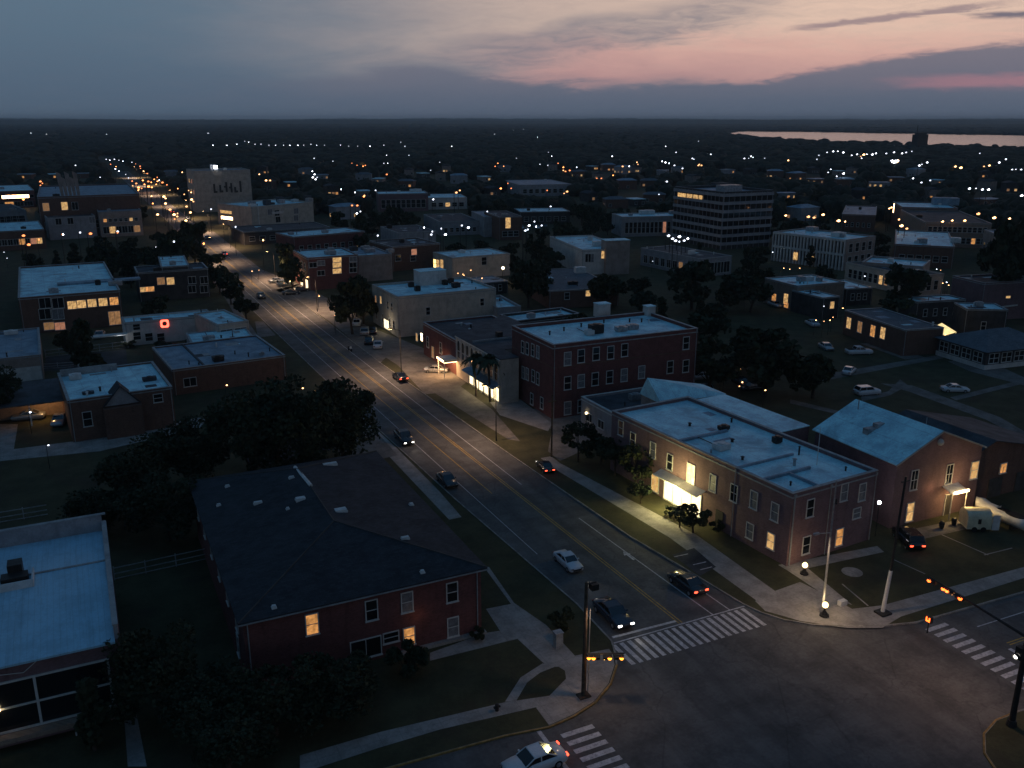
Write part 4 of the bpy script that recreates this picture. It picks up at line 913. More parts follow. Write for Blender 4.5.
BG.winp('S', [(161,281,'win_dim'),(170.5,281,'win_gold'),(192,280),(204,280),(192,289),(204,289)], 1.8, 1.8, style='wide'); BG.winp('S', [(137,290,'win_gold'),(150,289,'win_orange')], 2, 1.2, style='wide')
b1 = Bld('tin_roof_annex', 'small annex with bright pale roof standing behind the dark long building', (161,267), (189,266), (154,257), 8.6, 'dark_clad', 'roof_pale', par=.12); b1.unit(3,3)
BH = Bld('brick_warehouse', 'long brick warehouse with roof fins and a lit window at the far left', (37,197), (139,194), (36,186), 15.8, 'brick_brown', 'roof_grey', par=.5)
BH.winp('S', [(46,207,'win_dim'),(64.5,206,'win_gold'),(75,206)], 2.2, 3.0, style='wide'); BH.row('S', 12, 3, 2.4, 3)
b = MB()
for i, xx in enumerate((62,66,70,74,78)): g_ = G(xx,190,17); x = g_.x-BH.o.x; b.add([(x-.5,6,15.5),(x+.5,6,15.5),(x+.3,6,24-(i%2)*2),(x-1.4,6,25-(i%2)*2),(x-.5,6.5,15.5),(x+.5,6.5,15.5),(x+.3,6.5,24-(i%2)*2),(x-1.4,6.5,25-(i%2)*2)], [(0,1,2,3),(7,6,5,4),(0,4,5,1),(1,5,6,2),(2,6,7,3),(3,7,4,0)])
BH.part(b, 'roof_fins', 'stucco_taupe')
b1 = Bld('pale_front_store', 'pale long store in front of the brick warehouse, small dark windows', (47,218), (95,215), (47,211), 8.6, 'stucco_grey', 'roof_dark', par=.3); b1.winp('S', [(58,218),(70,218),(92,217)], 2, 2.4, style='wide')
b1 = Bld('lit_corner_store', 'grey roofed corner store with lit windows by the far road, left side', (98,212), (141,210), (97,203), 10., 'stucco_taupe', 'roof_grey', par=.3); b1.row('S', 6, 1.5, 2.4, 2.6, {1:'win_gold', 5:'win_dim'}, style='wide'); b1.row('S', 7, 6, 1.2, 1.2, {0:'win_orange',5:'win_gold'})
b1 = Bld('blue_roof_store', 'long low store with pale blue roof at the left edge', (-10,232), (44,229), (-10,223), 7., 'brick_brown', 'roof_pale', par=.2); b1.row('S', 8, 2, 2, 2., {6:'win_rose',4:'win_orange',7:'win_gold'}, style='wide')
b1 = Bld('diner_strip', 'far left strip building with a bright row of pink-white lights', (-20,192), (34,190), (-20,186), 9., 'brick_red', 'roof_pale', par=.2); b1.row('S', 10, 5.2, 3.6, 1.6, {k:'strip_light' for k in (4,5,6,7,8)}, style='thin'); b1.row('S', 5, 1, 4, 2.4, {2:'win_orange'}, style='wide')
b1 = Bld('parapet_store', 'grey parapet store at the left edge above the blue roof store', (-12,212), (26,209), (-12,205), 7.6, 'stucco_grey', 'roof_dark', par=.3); b1.row('S', 5, 3, 3, 2.4)
# left far: M, N
Mb = Bld('beige_tower', 'tall beige slab building with row of dark slots near its base, beside the far road', (193,171), (250,169.5), (186,168.5), 20.4, 'stucco_cream', 'roof_grey', par=.6)
b = MB()
for i, (xx, ya, yb) in enumerate(((214,184,193),(220,185,192.5),(226,182,192),(231,183,192.5),(235,187,192.5),(240,181,192))):
    u, za = Mb.pl('S', xx, ya); _, zb_ = Mb.pl('S', xx, yb); b.box(u-.5,-.2,zb_,u+.45,-.05,za); 
    if i in (0,1,4): b.box(u+.45,-.2,zb_,u+1.3,-.05,zb_+1.)
    if i in (2,3): b.box(u-1.2,-.2,(za+zb_)/2-.3,u-.5,-.05,(za+zb_)/2+.6)
Mb.part(b, 'wall_lettering', 'trim_dark')
g_ = G(210.5,167.5,21); Mb.unit(g_.x-Mb.o.x, 6, 3.4, 3, 3.2); b = MB(); b.box(g_.x-Mb.o.x-.8,-.6,21.2,g_.x-Mb.o.x+.8,.2,22.8); Mb.part(b, 'rooftop_lamp', 'far_white'); 
Mb.row('W', 5, 14, 2, 2, {1:'win_rose',3:'win_gold'}); Mb.row('W', 5, 9, 2, 2, {0:'win_rose',2:'win_gold'})
Nb = Bld('beige_court', 'beige three-storey block with cluttered pale roof in front of the tall beige slab', (251,207), (313,201), (217,202), 9.2, 'stucco_cream', 'roof_pale', par=.5)
Nb.winp('S', [(277,213),(270,212),(296,211),(296,218),(278,219.5)], 2.4, 2.4, style='wide'); Nb.winp('W', [(226,212,'win_gold'),(227,218,'strip_light')], 9, 1.3, style='thin')
b = MB(); b.box(10,-.4,5.4,16,0,6.4); b.box(3,-.3,0,3.5,0,9); Nb.part(b, 'balcony', 'stucco_white')
for i in range(9): Nb.unit(4+i*4.4, 5+(i*7)%12, 2.8, 2.2, 1.2+(i%3)*.5, ('white_metal','metal_grey','roof_dark')[i%3])
b1 = Bld('dark_podium', 'dark long podium roof in front of the beige three-storey block', (243,232), (330,226), (240,226), 5., 'dark_clad', 'roof_dark', par=.2); b1.row('S', 8, 1.5, 2, 1.6)
b1 = Bld('red_store_rear', 'dark red building with two pale roof strips behind the yellow-window building', (293,237), (365,229), (290,232), 7.4, 'brick_red', 'roof_pale', par=.2); b1.row('S', 8, 2.4, 1.4, 1.8, {7:'win_gold'}); b1.unit(14,5,2,1.5,1)
K = Bld('yellow_window_building', 'dark red corner building with a stack of three glowing yellow windows', (307,258), (358,254), (293,248), 9.0, 'brick_red', 'roof_pale', par=.3)
K.winp('S', [(337,259,'win_gold'),(337,265,'win_gold'),(337,271,'win_gold')], 2.4, 1.3, style='wide'); K.winp('S', [(353,259),(353,265),(353,270),(313,265),(321,263),(321,273)], 2.0, 1.3, style='wide')
K.row('W', 4, 5.4, 1.6, 1.8); K.unit(8,6,3,2,1); K.unit(16,10,2,2,1.2,'roof_dark')
for xx in (302, 307): u, z = K.pl('W', xx, 283); K.win('W', max(1.5,min(K.d-1.5,u)), .4, 2.6, 2.4, 'shop_glow', 'wide')
lg = G(303, 284, 0); light((lg.x-3, lg.y, 3.4), 560, (1,.72,.42), .4)
b1 = Bld('tan_annex', 'tan windowless annex joined to the yellow-window building', (358,256), (392,252), (352,248), 7.6, 'stucco_taupe', 'roof_grey', par=.25); b1.unit(6,8,3,2,1); b1.unit(11,4,2,2,1)
b1 = Bld('brick_row_house', 'dark brick row building with a lit round window behind the cream block', (392,247), (440,241), (384,240), 7.6, 'brick_brown', 'roof_dark', par=.25); b1.winp('S', [(414,252,'win_rose'),(413,258),(398,258)], 1.8, 1.8)
Lc = Bld('curved_roof_hall', 'tan hall with pale roof and big glowing corner windows behind the cream block', (452,258), (510,252), (433,249), 6.6, 'stucco_cream', 'roof_pale', par=.2)
Lc.winp('W', [(430,262,'win_yellow'),(434,263,'win_yellow'),(438,264,'win_gold'),(442,264,'win_gold')], 2.2, 2.6, style='sash'); Lc.winp('S', [(484,261)], 1.6, 2.2)
lg = G(503, 268, 4.5); light((lg.x, lg.y-1, 4.5), 260, (1,.62,.30), .4); b = MB(); b.tube((0,.6,0),(0,.3,4.4),.07); b.cur = 1; b.ball((0,0,4.5),.4,6); tag(b.build('wall_lamp', ['metal_dark', 'lamp_soft'], None, (lg.x, lg.y, 0)), 'bright warm lamp at the wall of the tan hall with curved roof', 'lamp')
b1 = Bld('domed_kiosk', 'small kiosk with pale rounded roof right of the tan hall', (484,283), (508,279), (478,277), 3.4, 'dark_clad', 'roof_grey', par=.12)
b1.row('S', 2, 1.)
b1 = Bld('pink_school', 'pink-tinted brick school with pale roof in the far centre', (378,194), (428,193), (376,188), 9., 'brick_plum', 'roof_pale', par=.3); b1.row('S', 9, 2, 2, 4); b1.unit(20,12,6,3,1.6,'white_metal')
b1 = Bld('white_depot', 'long white low depot beside the pink-tinted school', (428,198), (467,197), (427,194), 6., 'stucco_white', 'roof_pale', par=.2); b1.row('S', 5, 1.5, 2.4, 2, {2:'win_gold'})
b1 = Bld('grey_depot', 'grey flat depot behind the white depot roofs in the far centre', (520,185), (572,183), (519,180), 7., 'stucco_grey', 'roof_grey', par=.2); b1.row('S', 8, 2, 2.4, 2.4)
b1 = Bld('folded_roof_hall', 'dark hall with long pale folded roof left of the pale tower hall', (520,212), (570,211), (514,207), 5.6, 'dark_clad', 'roof_pale', par=.15); b1.row('S', 6, 1.5, 2, 1.8)
b1 = Bld('grey_store', 'grey blank-walled store among trees behind the curved roof hall', (484,217), (498,216), (480,211), 8., 'stucco_grey', 'roof_grey', par=.2); b1.unit(4,4)
b1 = Bld('brown_brick_store', 'brown brick store with one bright window right of the grey store', (499,217), (522,215), (496,211), 9., 'brick_brown', 'roof_dark', par=.2); b1.winp('S', [(508,211,'win_gold')], 2, 4); b1.row('S', 3, 1.5, 2, 2)
b1 = Bld('stucco_barn', 'grey stucco barn with dark roof in the far centre left', (398,233), (436,229), (396,226), 7., 'stucco_grey', 'roof_dark', par=.2); b1.row('S', 4, 2, 1.4, 1.6)
b1 = Bld('lot_wall_building', 'long low grey building behind the lit parking lot in the far centre', (440,222), (480,219), (438,214), 5.6, 'stucco_grey', 'roof_dark', par=.2); b1.row('S', 6, 1.5, 1.4, 1.6)

# ------------------------------------------------------------------ fences by the dark lot on the left
def fence(pts, h, name, label, m='fence_paint', step=2.4):
    r = empty(name, (*pts[0], 0), 0, label, 'fence'); ox, oy = pts[0]
    pn = MB()
    for a, b_ in zip(pts[:-1], pts[1:]):
        L = math.hypot(b_[0]-a[0], b_[1]-a[1]); n = max(1, int(L/step)); dx, dy = (b_[0]-a[0])/n, (b_[1]-a[1])/n
        for i in range(n):
            x0, y0 = a[0]+dx*i-ox, a[1]+dy*i-oy
            p = MB(); p.box(x0-.05,y0-.05,0,x0+.05,y0+.05,h+.1); p.build('post', m, r)
        nv = Vector((-dy, dx)).normalized()*.02
        for z in (h-.12, h*.5, .2): pn.add([(a[0]-ox-nv.x,a[1]-oy-nv.y,z),(b_[0]-ox-nv.x,b_[1]-oy-nv.y,z),(b_[0]-ox+nv.x,b_[1]-oy+nv.y,z),(a[0]-ox+nv.x,a[1]-oy+nv.y,z),
            (a[0]-ox-nv.x,a[1]-oy-nv.y,z+.09),(b_[0]-ox-nv.x,b_[1]-oy-nv.y,z+.09),(b_[0]-ox+nv.x,b_[1]-oy+nv.y,z+.09),(a[0]-ox+nv.x,a[1]-oy+nv.y,z+.09)], [(0,3,2,1),(4,5,6,7),(0,1,5,4),(2,3,7,6),(1,2,6,5),(3,0,4,7)])
    pn.build('rail', m, r); return r
fence(gp((46,358),(126,349)), 1.6, 'lot_fence', 'pale rail fence along the far side of the dark lot, left')
fence(gp((42,370),(74,368)), 1.2, 'lot_fence', 'short pale fence piece beside the white post, near side of the dark lot')
fence(gp((115,581),(206,561)), 1.5, 'yard_fence', 'thin pale fence between the metal-roofed hall and the big hip-roofed hall')
fence(gp((0,524),(48,516)), 1.5, 'yard_fence', 'low fence behind the parapet of the metal-roofed hall')
b = MB(); b.box(-.2,-.2,0,.2,.2,2.4); b.box(-.26,-.26,2.4,.26,.26,2.5); g_ = G(79,367); tag(b.build('gate_post', 'trim', None, g_), 'thick white gate post standing in the dark lot at the left', 'post')
walk(gp((44,372),(46,358),(126,350),(128,366)), 'lot_asphalt', .125, 'parking_lot')
walk(gp((400,700),(400,699),(401,699)), 'grass', .12, 'lawn') if False else None
for a, b_, lab in (((866,545),(938,529),None),): pass
# paved joints/lines on the gable-house lawn
ln = MB()
for a, b_ in (((940,535),(988,556)),((984,556),(1012,549)),((842,585),(868,607)),((892,560),(925,575))): stripe(ln, gp(a)[0], gp(b_)[0], .16, .128)
tag(ln.build('paving_edge', 'concrete'), kind='structure')
g_ = G(852, 573); b = MB(); b.tube((0,0,.0),(0,0,.13),1.05,1.05,24); b.tube((0,0,.13),(0,0,.16),.9,.9,24); tag(b.build('manhole_cover', 'concrete', None, g_), 'round pale concrete cover in the lawn by the corner building', 'manhole cover')

# ================================================================== trees
def leaf_cloud(mb, cen, rad, n, size, r_, flat=.8):
    """n leaf-clump quads scattered through a lumpy ellipsoid shell"""
    u = r_.normal(size=(n,3)); u /= np.linalg.norm(u, axis=1)[:,None]
    rr = rad*(.45+.6*r_.random(n)**.6); p = u*rr[:,None]; p[:,2] *= flat; p += np.array(cen)
    for i in range(n):
        a = r_.normal(size=3); a /= np.linalg.norm(a); b = np.cross(a, r_.normal(size=3)); b /= np.linalg.norm(b)
        s_ = size*(.6+.8*r_.random()); q = p[i]
        mb.v += [tuple(q-a*s_-b*s_*.5), tuple(q+a*s_*.2-b*s_), tuple(q+a*s_+b*s_*.4), tuple(q-a*s_*.3+b*s_)]
        k = len(mb.v)-4; mb.f.append((k,k+1,k+2,k+3)); mb.m.append(0)
def crown_mesh(seed, R0, H0, clumps, per, size, flat=.8, shape='round'):
    r_ = np.random.default_rng(seed); mb = MB(); cs = []
    for i in range(clumps):
        th = r_.random()*6.283; k = r_.random()**.5
        if shape == 'round': z = H0*(.38+.55*r_.random()); prof = math.sqrt(max(.05, 1-((z/H0-.62)/.45)**2))
        elif shape == 'cone': z = H0*(.2+.75*r_.random()); prof = max(.12, 1.1-(z/H0)*1.05)
        else: z = H0*(.75+.2*r_.random()); prof = .9
        c = (math.cos(th)*R0*.86*k*prof, math.sin(th)*R0*.86*k*prof, z+R0*.12*r_.normal()); rad = R0*(.17+.24*r_.random())
        cs.append((c, rad)); leaf_cloud(mb, c, rad, per, size, r_, flat)
    return mb, cs
def trunk_mesh(H0, cs, r0, seed):
    r_ = np.random.default_rng(seed+50); mb = MB(); top = H0*.55; lean = r_.normal(size=2)*.25
    pts = [(0,0,-.1),(lean[0]*.4,lean[1]*.4,top*.35),(lean[0],lean[1],top*.7),(lean[0]*1.3,lean[1]*1.3,top)]
    rr = [r0*1.3, r0, r0*.75, r0*.45]
    for i in range(3): mb.tube(pts[i], pts[i+1], rr[i], rr[i+1], 8, False)
    for c, rad in cs[:9]:
        s_ = pts[1+int(r_.random()*2)]; m_ = ((s_[0]+c[0])/2, (s_[1]+c[1])/2, (s_[2]*.4+c[2]*.6)); mb.tube(s_, m_, r0*.4, r0*.25, 6, False); mb.tube(m_, c, r0*.25, r0*.08, 5, False)
    return mb
TREES = {}
def tree_kind(key, seed, R0, H0, clumps, per, size, r0=.22, leaf='leaf', flat=.8, shape='round'):
    c, cs = crown_mesh(seed, R0, H0, clumps, per, size, flat, shape)
    TREES[key] = (c.mesh('crown', leaf), trunk_mesh(H0, cs, r0, seed).mesh('trunk', 'bark'))
for i in range(3): tree_kind('big%d'%i, 10+i, 5.4, 10.5, 38, 190, .19, .3)
for i in range(2): tree_kind('small%d'%i, 30+i, 2.0, 4.8, 16, 120, .13, .10)
for i in range(4): tree_kind('mid%d'%i, 40+i, 4.4, 9.0, 20, 70, .42, .25)
tree_kind('cone', 60, 2.6, 10., 22, 60, .38, .2, shape='cone')
tree_kind('bloom', 70, 2.1, 4.2, 14, 110, .14, .1, leaf='leaf_olive')
tree_kind('bush', 80, 1.5, 2.2, 12, 130, .12, .08)
# palm
def palm(H0, seed):
    r_ = np.random.default_rng(seed); c = MB(); 
    for k in range(16):
        th = k*2.4; L = 1.9+.5*r_.random(); droop = .5+.9*r_.random(); prev = None
        for j in range(6):
            s_ = j/5; x = math.cos(th)*L*s_; y = math.sin(th)*L*s_; z = H0+.6*s_-droop*1.7*s_*s_; w_ = .34*math.sin(math.pi*min(1,s_*.85+.12))
            q = (Vector((x-math.sin(th)*w_,y+math.cos(th)*w_,z-.12)), Vector((x,y,z)), Vector((x+math.sin(th)*w_,y-math.cos(th)*w_,z-.12)))
            if prev: c.add([*prev, *q], [(0,1,4,3),(1,2,5,4)])
            prev = q
    leaf_cloud(c, (0,0,H0), .7, 90, .2, r_)
    t = MB(); 
    for j in range(6): t.tube((.04*j*j*.3,0,H0*j/6-.05),(.04*(j+1)**2*.3,0,H0*(j+1)/6),.17-.012*j,.16-.012*j,8,False)
    return c.mesh('crown','leaf'), t.mesh('trunk','bark')
TREES['palm'] = palm(5.4, 5)
def tree(key, X_, Y_, label, sc=1., rz=None, group=None, name='tree', cat='tree', sz=1.):
    r = empty(name, (X_, Y_, 0.06), random.random()*6.28 if rz is None else rz, label, cat, group)
    r.scale = (sc, sc, sc*sz); c, t_ = TREES[key]
    link('crown', c, r, (0,0,0)); link('trunk', t_, r, (0,0,0)); FOOT.append((_R(X_-2,Y_-2,X_+2,Y_+2),0,0)); return r
near = [
 ('big0', 16.5, 108.5, 'broad dark tree in the middle of the clump left of the road', 1.15, 1.),
 ('big1', 23.5, 106.5, 'large dark tree beside the road behind the hip-roofed hall', 1.15, 1.05),
 ('big2', 28.8, 112.5, 'rightmost tree of the clump left of the road, leaning over the kerb', 1.05, 1.0),
 ('big1', 21, 117.5, 'tall dark tree at the back of the clump in front of the workshop', 1.0, 1.0),
 ('big2', 9.0, 113.0, 'dark tree between the clump and the dormer house', .95, .85),
 ('big0', 3.2, 108.0, 'low dark tree right of the dormer house lawn', .9, .8),
 ('big1', 5.2, 98.5, 'dark spreading tree at the back of the yard left of the hip roof', .85, .8),
 ('big2', -1.0, 103.0, 'low dark tree in the yard behind the metal-roofed hall', .75, .7),
 ('big0', 1.4, 66.0, 'dark tree leaning against the corner of the metal-roofed hall', .66, .95),
 ('big1', 9.0, 60.2, 'dark bushy tree left of the front lawn of the hip-roofed hall', .72, .68),
 ('big2', 14.0, 60.4, 'broad dark tree below the lit upper window of the hip-roofed hall', .70, .62),
 ('big0', 5.2, 57.8, 'low dark tree nearest the bottom edge of the picture', .62, .7),
 ('big2', 4.6, 63.0, 'dark tree in the gap between the two big halls', .62, .75),
 ('big1', -14.5, 152.5, 'dark tree at the left edge beside the lit carport', .85, .95),
 ('cone', -3.4, 64.2, 'sparse dark conifer rising in front of the metal roof corner', .62, .98),
 ('palm', 60.2-2.6, 133.5, 'left palm in front of the glowing shop windows', 1.25, 1.),
 ('palm', 58.4, 129.6, 'tall palm in front of the right end of the glowing shop windows', 1.3, 1.05),
 ('mid0', 60.4, 97.6, 'dark street tree beside the driveway of the low annex', .62, .75),
 ('small0', 58.0, 99.5, 'small dark tree next to the tall pole by the driveway', 1.2, 1.),
 ('small1', 60.0, 93.4, 'small dark tree at the north corner of the long brick building', 1.15, .95),
 ('small0', 60.0, 88.4, 'leafy small tree left of the glowing shopfront', 1.3, .95),
 ('small1', 57.9, 84.2, 'thin tree directly left of the glowing shopfront', .75, .8),
 ('bloom', 58.8, 74.8, 'small pale-leaved tree lit by the shopfront', .95, .95),
 ('palm', 58.2, 76.6, 'slim drooping tree standing in front of the glowing shopfront', .62, .72),
 ('mid2', 49.9+1.7, 187, 'large street tree with bare trunk before the cream block', 1.0, 1.3),
 ('mid1', 56.8, 196, 'dark street tree left of the cream block', .9, 1.1),
 ('mid3', 57.5, 204, 'dark street tree behind the parked cars near the cream block', .8, 1.),
 ('mid0', 51.5, 245, 'dark street tree with a lamp in its crown before the yellow-window building', .8, 1.15),
 ('mid2', 55.5, 264, 'dark tree at the kerb above the yellow-window building', .9, 1.2),
 ('mid1', 33.6, 213, 'dark kerb tree at the end of the white sign building', .7, .9),
 ('mid3', 33.2, 232, 'kerb tree opposite the yellow-window building, left side', .8, 1.),
 ('mid0', 32.6, 247, 'kerb tree beside the tin-roof annex, left side', .85, 1.),
 ('mid2', 33.0, 262, 'kerb tree fourth from the sign building, left side', .9, 1.),
 ('mid1', 28., 290, 'big dark tree above the tin-roof annex', 1.3, 1.25),
 ('mid3', 33., 300, 'big dark kerb tree by the far left bend of the road', 1.2, 1.25),
 ('mid0', 7., 195, 'dark shrubby tree in front of the white sign building, left', .35, .42),
 ('mid1', 13., 192, 'dark shrubby tree under the glowing red sign', .42, .42),
 ('mid3', 19., 190, 'dark shrubby tree right of the glowing red sign', .4, .45),
 ('mid2', 94, 118, 'large dark tree in the park behind the lean-to hall', 1.2, .8),
 ('mid0', 101, 112, 'large dark tree at the west side of the park', 1.25, .85),
 ('mid1', 108, 108, 'dark tree beside the park path near the gabled house', 1.05, .95),
 ('mid3', 108, 122, 'wide dark tree in the middle of the west park grove', 1.25, .8),
 ('mid2', 104, 134, 'dark tree at the back of the west park grove', 1.2, .8),
 ('mid0', 112, 128, 'dark tree at the east edge of the park grove', .9, .7),
 ('mid1', 96, 128, 'dark tree behind the right end of the three-storey block', 1.1, .95),
 ('mid3', 133.5, 176, 'large dark tree in the lawn before the glazed wing', 1.35, .95),
 ('mid2', 145, 168, 'dark tree right of the large lawn tree before the glazed wing', 1.1, .85),
 ('mid0', 149, 178, 'dark round tree left of the pale-roofed house', 1.0, .9),
 ('mid1', 116, 186, 'dark tree left of the glazed wing beside the tower hall', 1.1, 1.0),
 ('mid3', 172, 146, 'dark tree beside the fan-roofed hall', 1.2, 1.1),
 ('mid2', 160, 138, 'dark tree before the windows of the long brick hall', .9, .8),
 ('mid0', 196, 138, 'large dark tree above the chapel block', 1.5, 1.5),
 ('mid1', 205, 128, 'large dark tree at the right edge above the brick box', 1.6, 1.5),
 ('mid3', 215, 148, 'large dark tree right of the market hall roof', 1.5, 1.5),
 ('mid2', 99, 196, 'dark tree behind the small shed of the cream block', 1.1, 1.1),
 ('mid0', 106, 205, 'dark tree left of the hip-roofed brick hall behind the block', 1.0, 1.0),
]
for k, x, y, lab, sc, sz in near: tree(k, x, y, lab, sc, sz=sz)
def bush(X_, Y_, label, sc=1.): tree('bush', X_, Y_, label, sc, name='bush', cat='bush')
bush(20.6, 62.6, 'round clipped dark bush in front of the hip-roofed hall', 1.25)
bush(35.6, 63.8, 'dark bush on the verge behind the signal pole', .85)
bush(61.2, 73.6, 'low dark bush under the pale-leaved tree', .6)
bush(58.9, 79.4, 'low dark hedge clump before the glowing shopfront', .55)
g_ = G(266, 642); 
bush(28.0, 63.2+2.2, 'small bush at the right corner of the hip-roofed hall', .5)

# ------------------------------------------------------------------ lamp positions that trees must not hide
LAMPS = []   # (px, py, colour, size)
def L(col, s, *pts):
    for q in pts: LAMPS.append((q[0], q[1], col, s))
L('far_white', 1, (212,145),(226,145),(236,144),(244,141),(248,142),(254,144),(260,144),(268,145),(275,145),(283,145),(289,145),(297,145),(303,145),(310,144),(316,145),(324,145),(340,145),(348,146),(357,146),(369,146),(383,145),(400,142),(404,146),(451,146),(106,134),(30,133),(46,134),(207,133),(208,133))
L('far_white', 1, (105,159),(109,160),(113,159),(118,160),(122,161),(131,162),(74,165),(99,177),(313,158),(332,161),(386,155),(383,163),(387,163),(408,155),(439,162),(430,170),(548,152),(551,156),(576,167),(539,164),(547,165),(516,158),(513,130),(523,129),(494,134),(537,137))
L('far_orange', 1.4, (351,163),(356,165),(362,166),(364,165),(497,163),(503,166),(494,166),(557,163),(562,167),(568,170),(564,171),(596,178),(600,178),(612,175),(507,183),(510,188),(499,188),(546,190))
L('far_warm', 1.6, (621,166),(636,162),(637,164),(698,164),(700,165),(697,165),(565,191),(563,193),(562,170),(787,160),(454,192),(458,190),(363,195))
L('far_white', 1.5, (698,141),(665,146),(675,152),(710,154),(693,159),(628,166),(611,156),(661,161),(664,162),(668,163),(673,165),(681,168),(691,158),(665,181),(658,194),(743,158),(748,158),(750,156),(752,157),(764,158))
L('far_white', 1.8, (818,155),(816,159),(826,152),(832,151),(837,151),(842,152),(851,155),(856,154),(861,158),(866,154),(871,154),(875,153),(885,153),(893,152),(901,153),(905,152),(911,151),(890,161),(893,163),(918,165),(921,164),(926,162),(979,153),(998,162),(1005,159),(1011,169),(1015,169),(1020,169))
L('far_warm', 2.2, (860,156),(862,154),(895,161),(897,160),(954,166),(959,167),(988,165),(983,166))
L('far_white', 1.5, (968,188),(975,188),(981,189),(987,189),(912,178),(920,182),(929,180),(842,173),(830,169),(836,176),(827,172),(1020,195))
L('far_warm', 1.8, (784,215),(806,216),(812,217),(821,214),(836,220),(844,221),(898,219),(899,225),(905,228),(941,221),(951,220),(963,220),(976,213),(992,217),(1008,218),(890,207),(888,208))
L('far_orange', 1.4, (141,180),(146,181),(150,182),(143,184),(136,187),(140,188),(134,183),(153,179),(156,181),(160,182),(137,190),(146,186),(150,187),(155,184))
L('far_warm', 1.5, (161,196),(164,198),(163,203),(167,209),(176,213),(175,216),(171,214),(183,220),(155,214),(184,206),(188,212),(190,192),(189,199),(187,190),(181,172),(203,172),(188,175),(258,174),(264,180),(268,180))
L('far_white', 1.3, (311,171),(313,174),(311,177),(314,179),(316,177),(340,189),(354,192),(374,190),(432,199),(460,225),(466,227),(486,211),(527,225),(535,226),(540,225),(523,230),(526,229),(533,221),(549,206),(423,227),(431,231),(429,234),(443,234),(440,228),(355,213),(359,211),(376,235))
L('far_orange', 1.5, (39,185),(41,183),(57,177),(38,181),(350,205),(355,205),(385,174),(362,196),(21,199),(61,234),(20,235),(37,239),(25,244),(87,233),(116,232))
L('far_white', 1.4, (61,234),(78,232),(44,266),(86,250),(115,231),(3,252),(6,258),(155,247),(172,241),(128,193))
L('far_warm', 2.4, (457,273),(462,274),(463,275),(470,270),(481,278),(251,271),(257,285) if False else (258,270),(283,283),(291,266),(289,281),(334,315),(335,319),(342,309) if False else (318,296))
L('far_white', 1.6, (666,235),(670,238),(673,240),(678,241),(682,240),(686,238),(677,236),(645,254),(652,261),(739,292),(946,282),(936,269),(962,289),(745,299),(772,252),(823,306),(941,280),(931,277),(916,284),(864,276),(861,272))
L('far_warm', 2.0, (741,382),(738,386),(739,369),(721,371),(725,366),(724,375),(764,390),(815,320),(823,321),(829,320),(832,317),(842,308),(940,270),(942,283),(948,285),(918,287),(783,268),(789,269),(799,268))
ra_ = random.Random(5)
for yy in range(300, 900, 42):
    for xx in (35.5, 53.5):
        q = PX(xx+ra_.uniform(-2,2), yy+ra_.uniform(-6,6), 7); L(ra_.choice(['far_orange','far_warm','far_orange','far_white']), 1.0, (q[0], q[1]))
# hotspot: floodlit yard near the lake
L('far_white', 4.5, (893,161),(891,161),(895,160),(890,160),(893,160))
L('far_white', 1.5, (52,434) if False else (46,445),(28,407+5))
L('far_warm', 1.2, (301,388),(313,391),(327,395),(313,399),(268,432) if False else (326,427),(233,434),(240,431),(237,408),(225,385),(318,435),(285,433))

HZ = {}
def house_mesh(k):
    w_, d_ = (9, 7.5) if k % 2 else (12, 9); a = MB(); a.prism([(-w_/2,-d_/2),(w_/2,-d_/2),(w_/2,d_/2),(-w_/2,d_/2)], -.05, 3.6+(k%3)*1.2); h = 3.6+(k%3)*1.2; r_ = MB()
    if k % 3 == 0: r_.box(-w_/2-.2,-d_/2-.2,h,w_/2+.2,d_/2+.2,h+.35)
    else:
        r_.add([(-w_/2-.4,-d_/2-.4,h),(w_/2+.4,-d_/2-.4,h),(w_/2+.4,d_/2+.4,h),(-w_/2-.4,d_/2+.4,h),(-w_/2+(.4 if k%2 else 3),0,h+1.3),(w_/2-(.4 if k%2 else 3),0,h+1.3)], [(0,1,5,4),(1,2,5),(2,3,4,5),(3,0,4),(3,2,1,0)])
    return a.mesh('wall', ['brick_brown','stucco_taupe','stucco_grey','dark_clad'][k%4]), r_.mesh('roof', ['roof_grey','shingle_dark','roof_grey','roof_pale','shingle_grey','shingle_dark'][k%6]), w_, d_, h
nh = 0; tr_ = 0
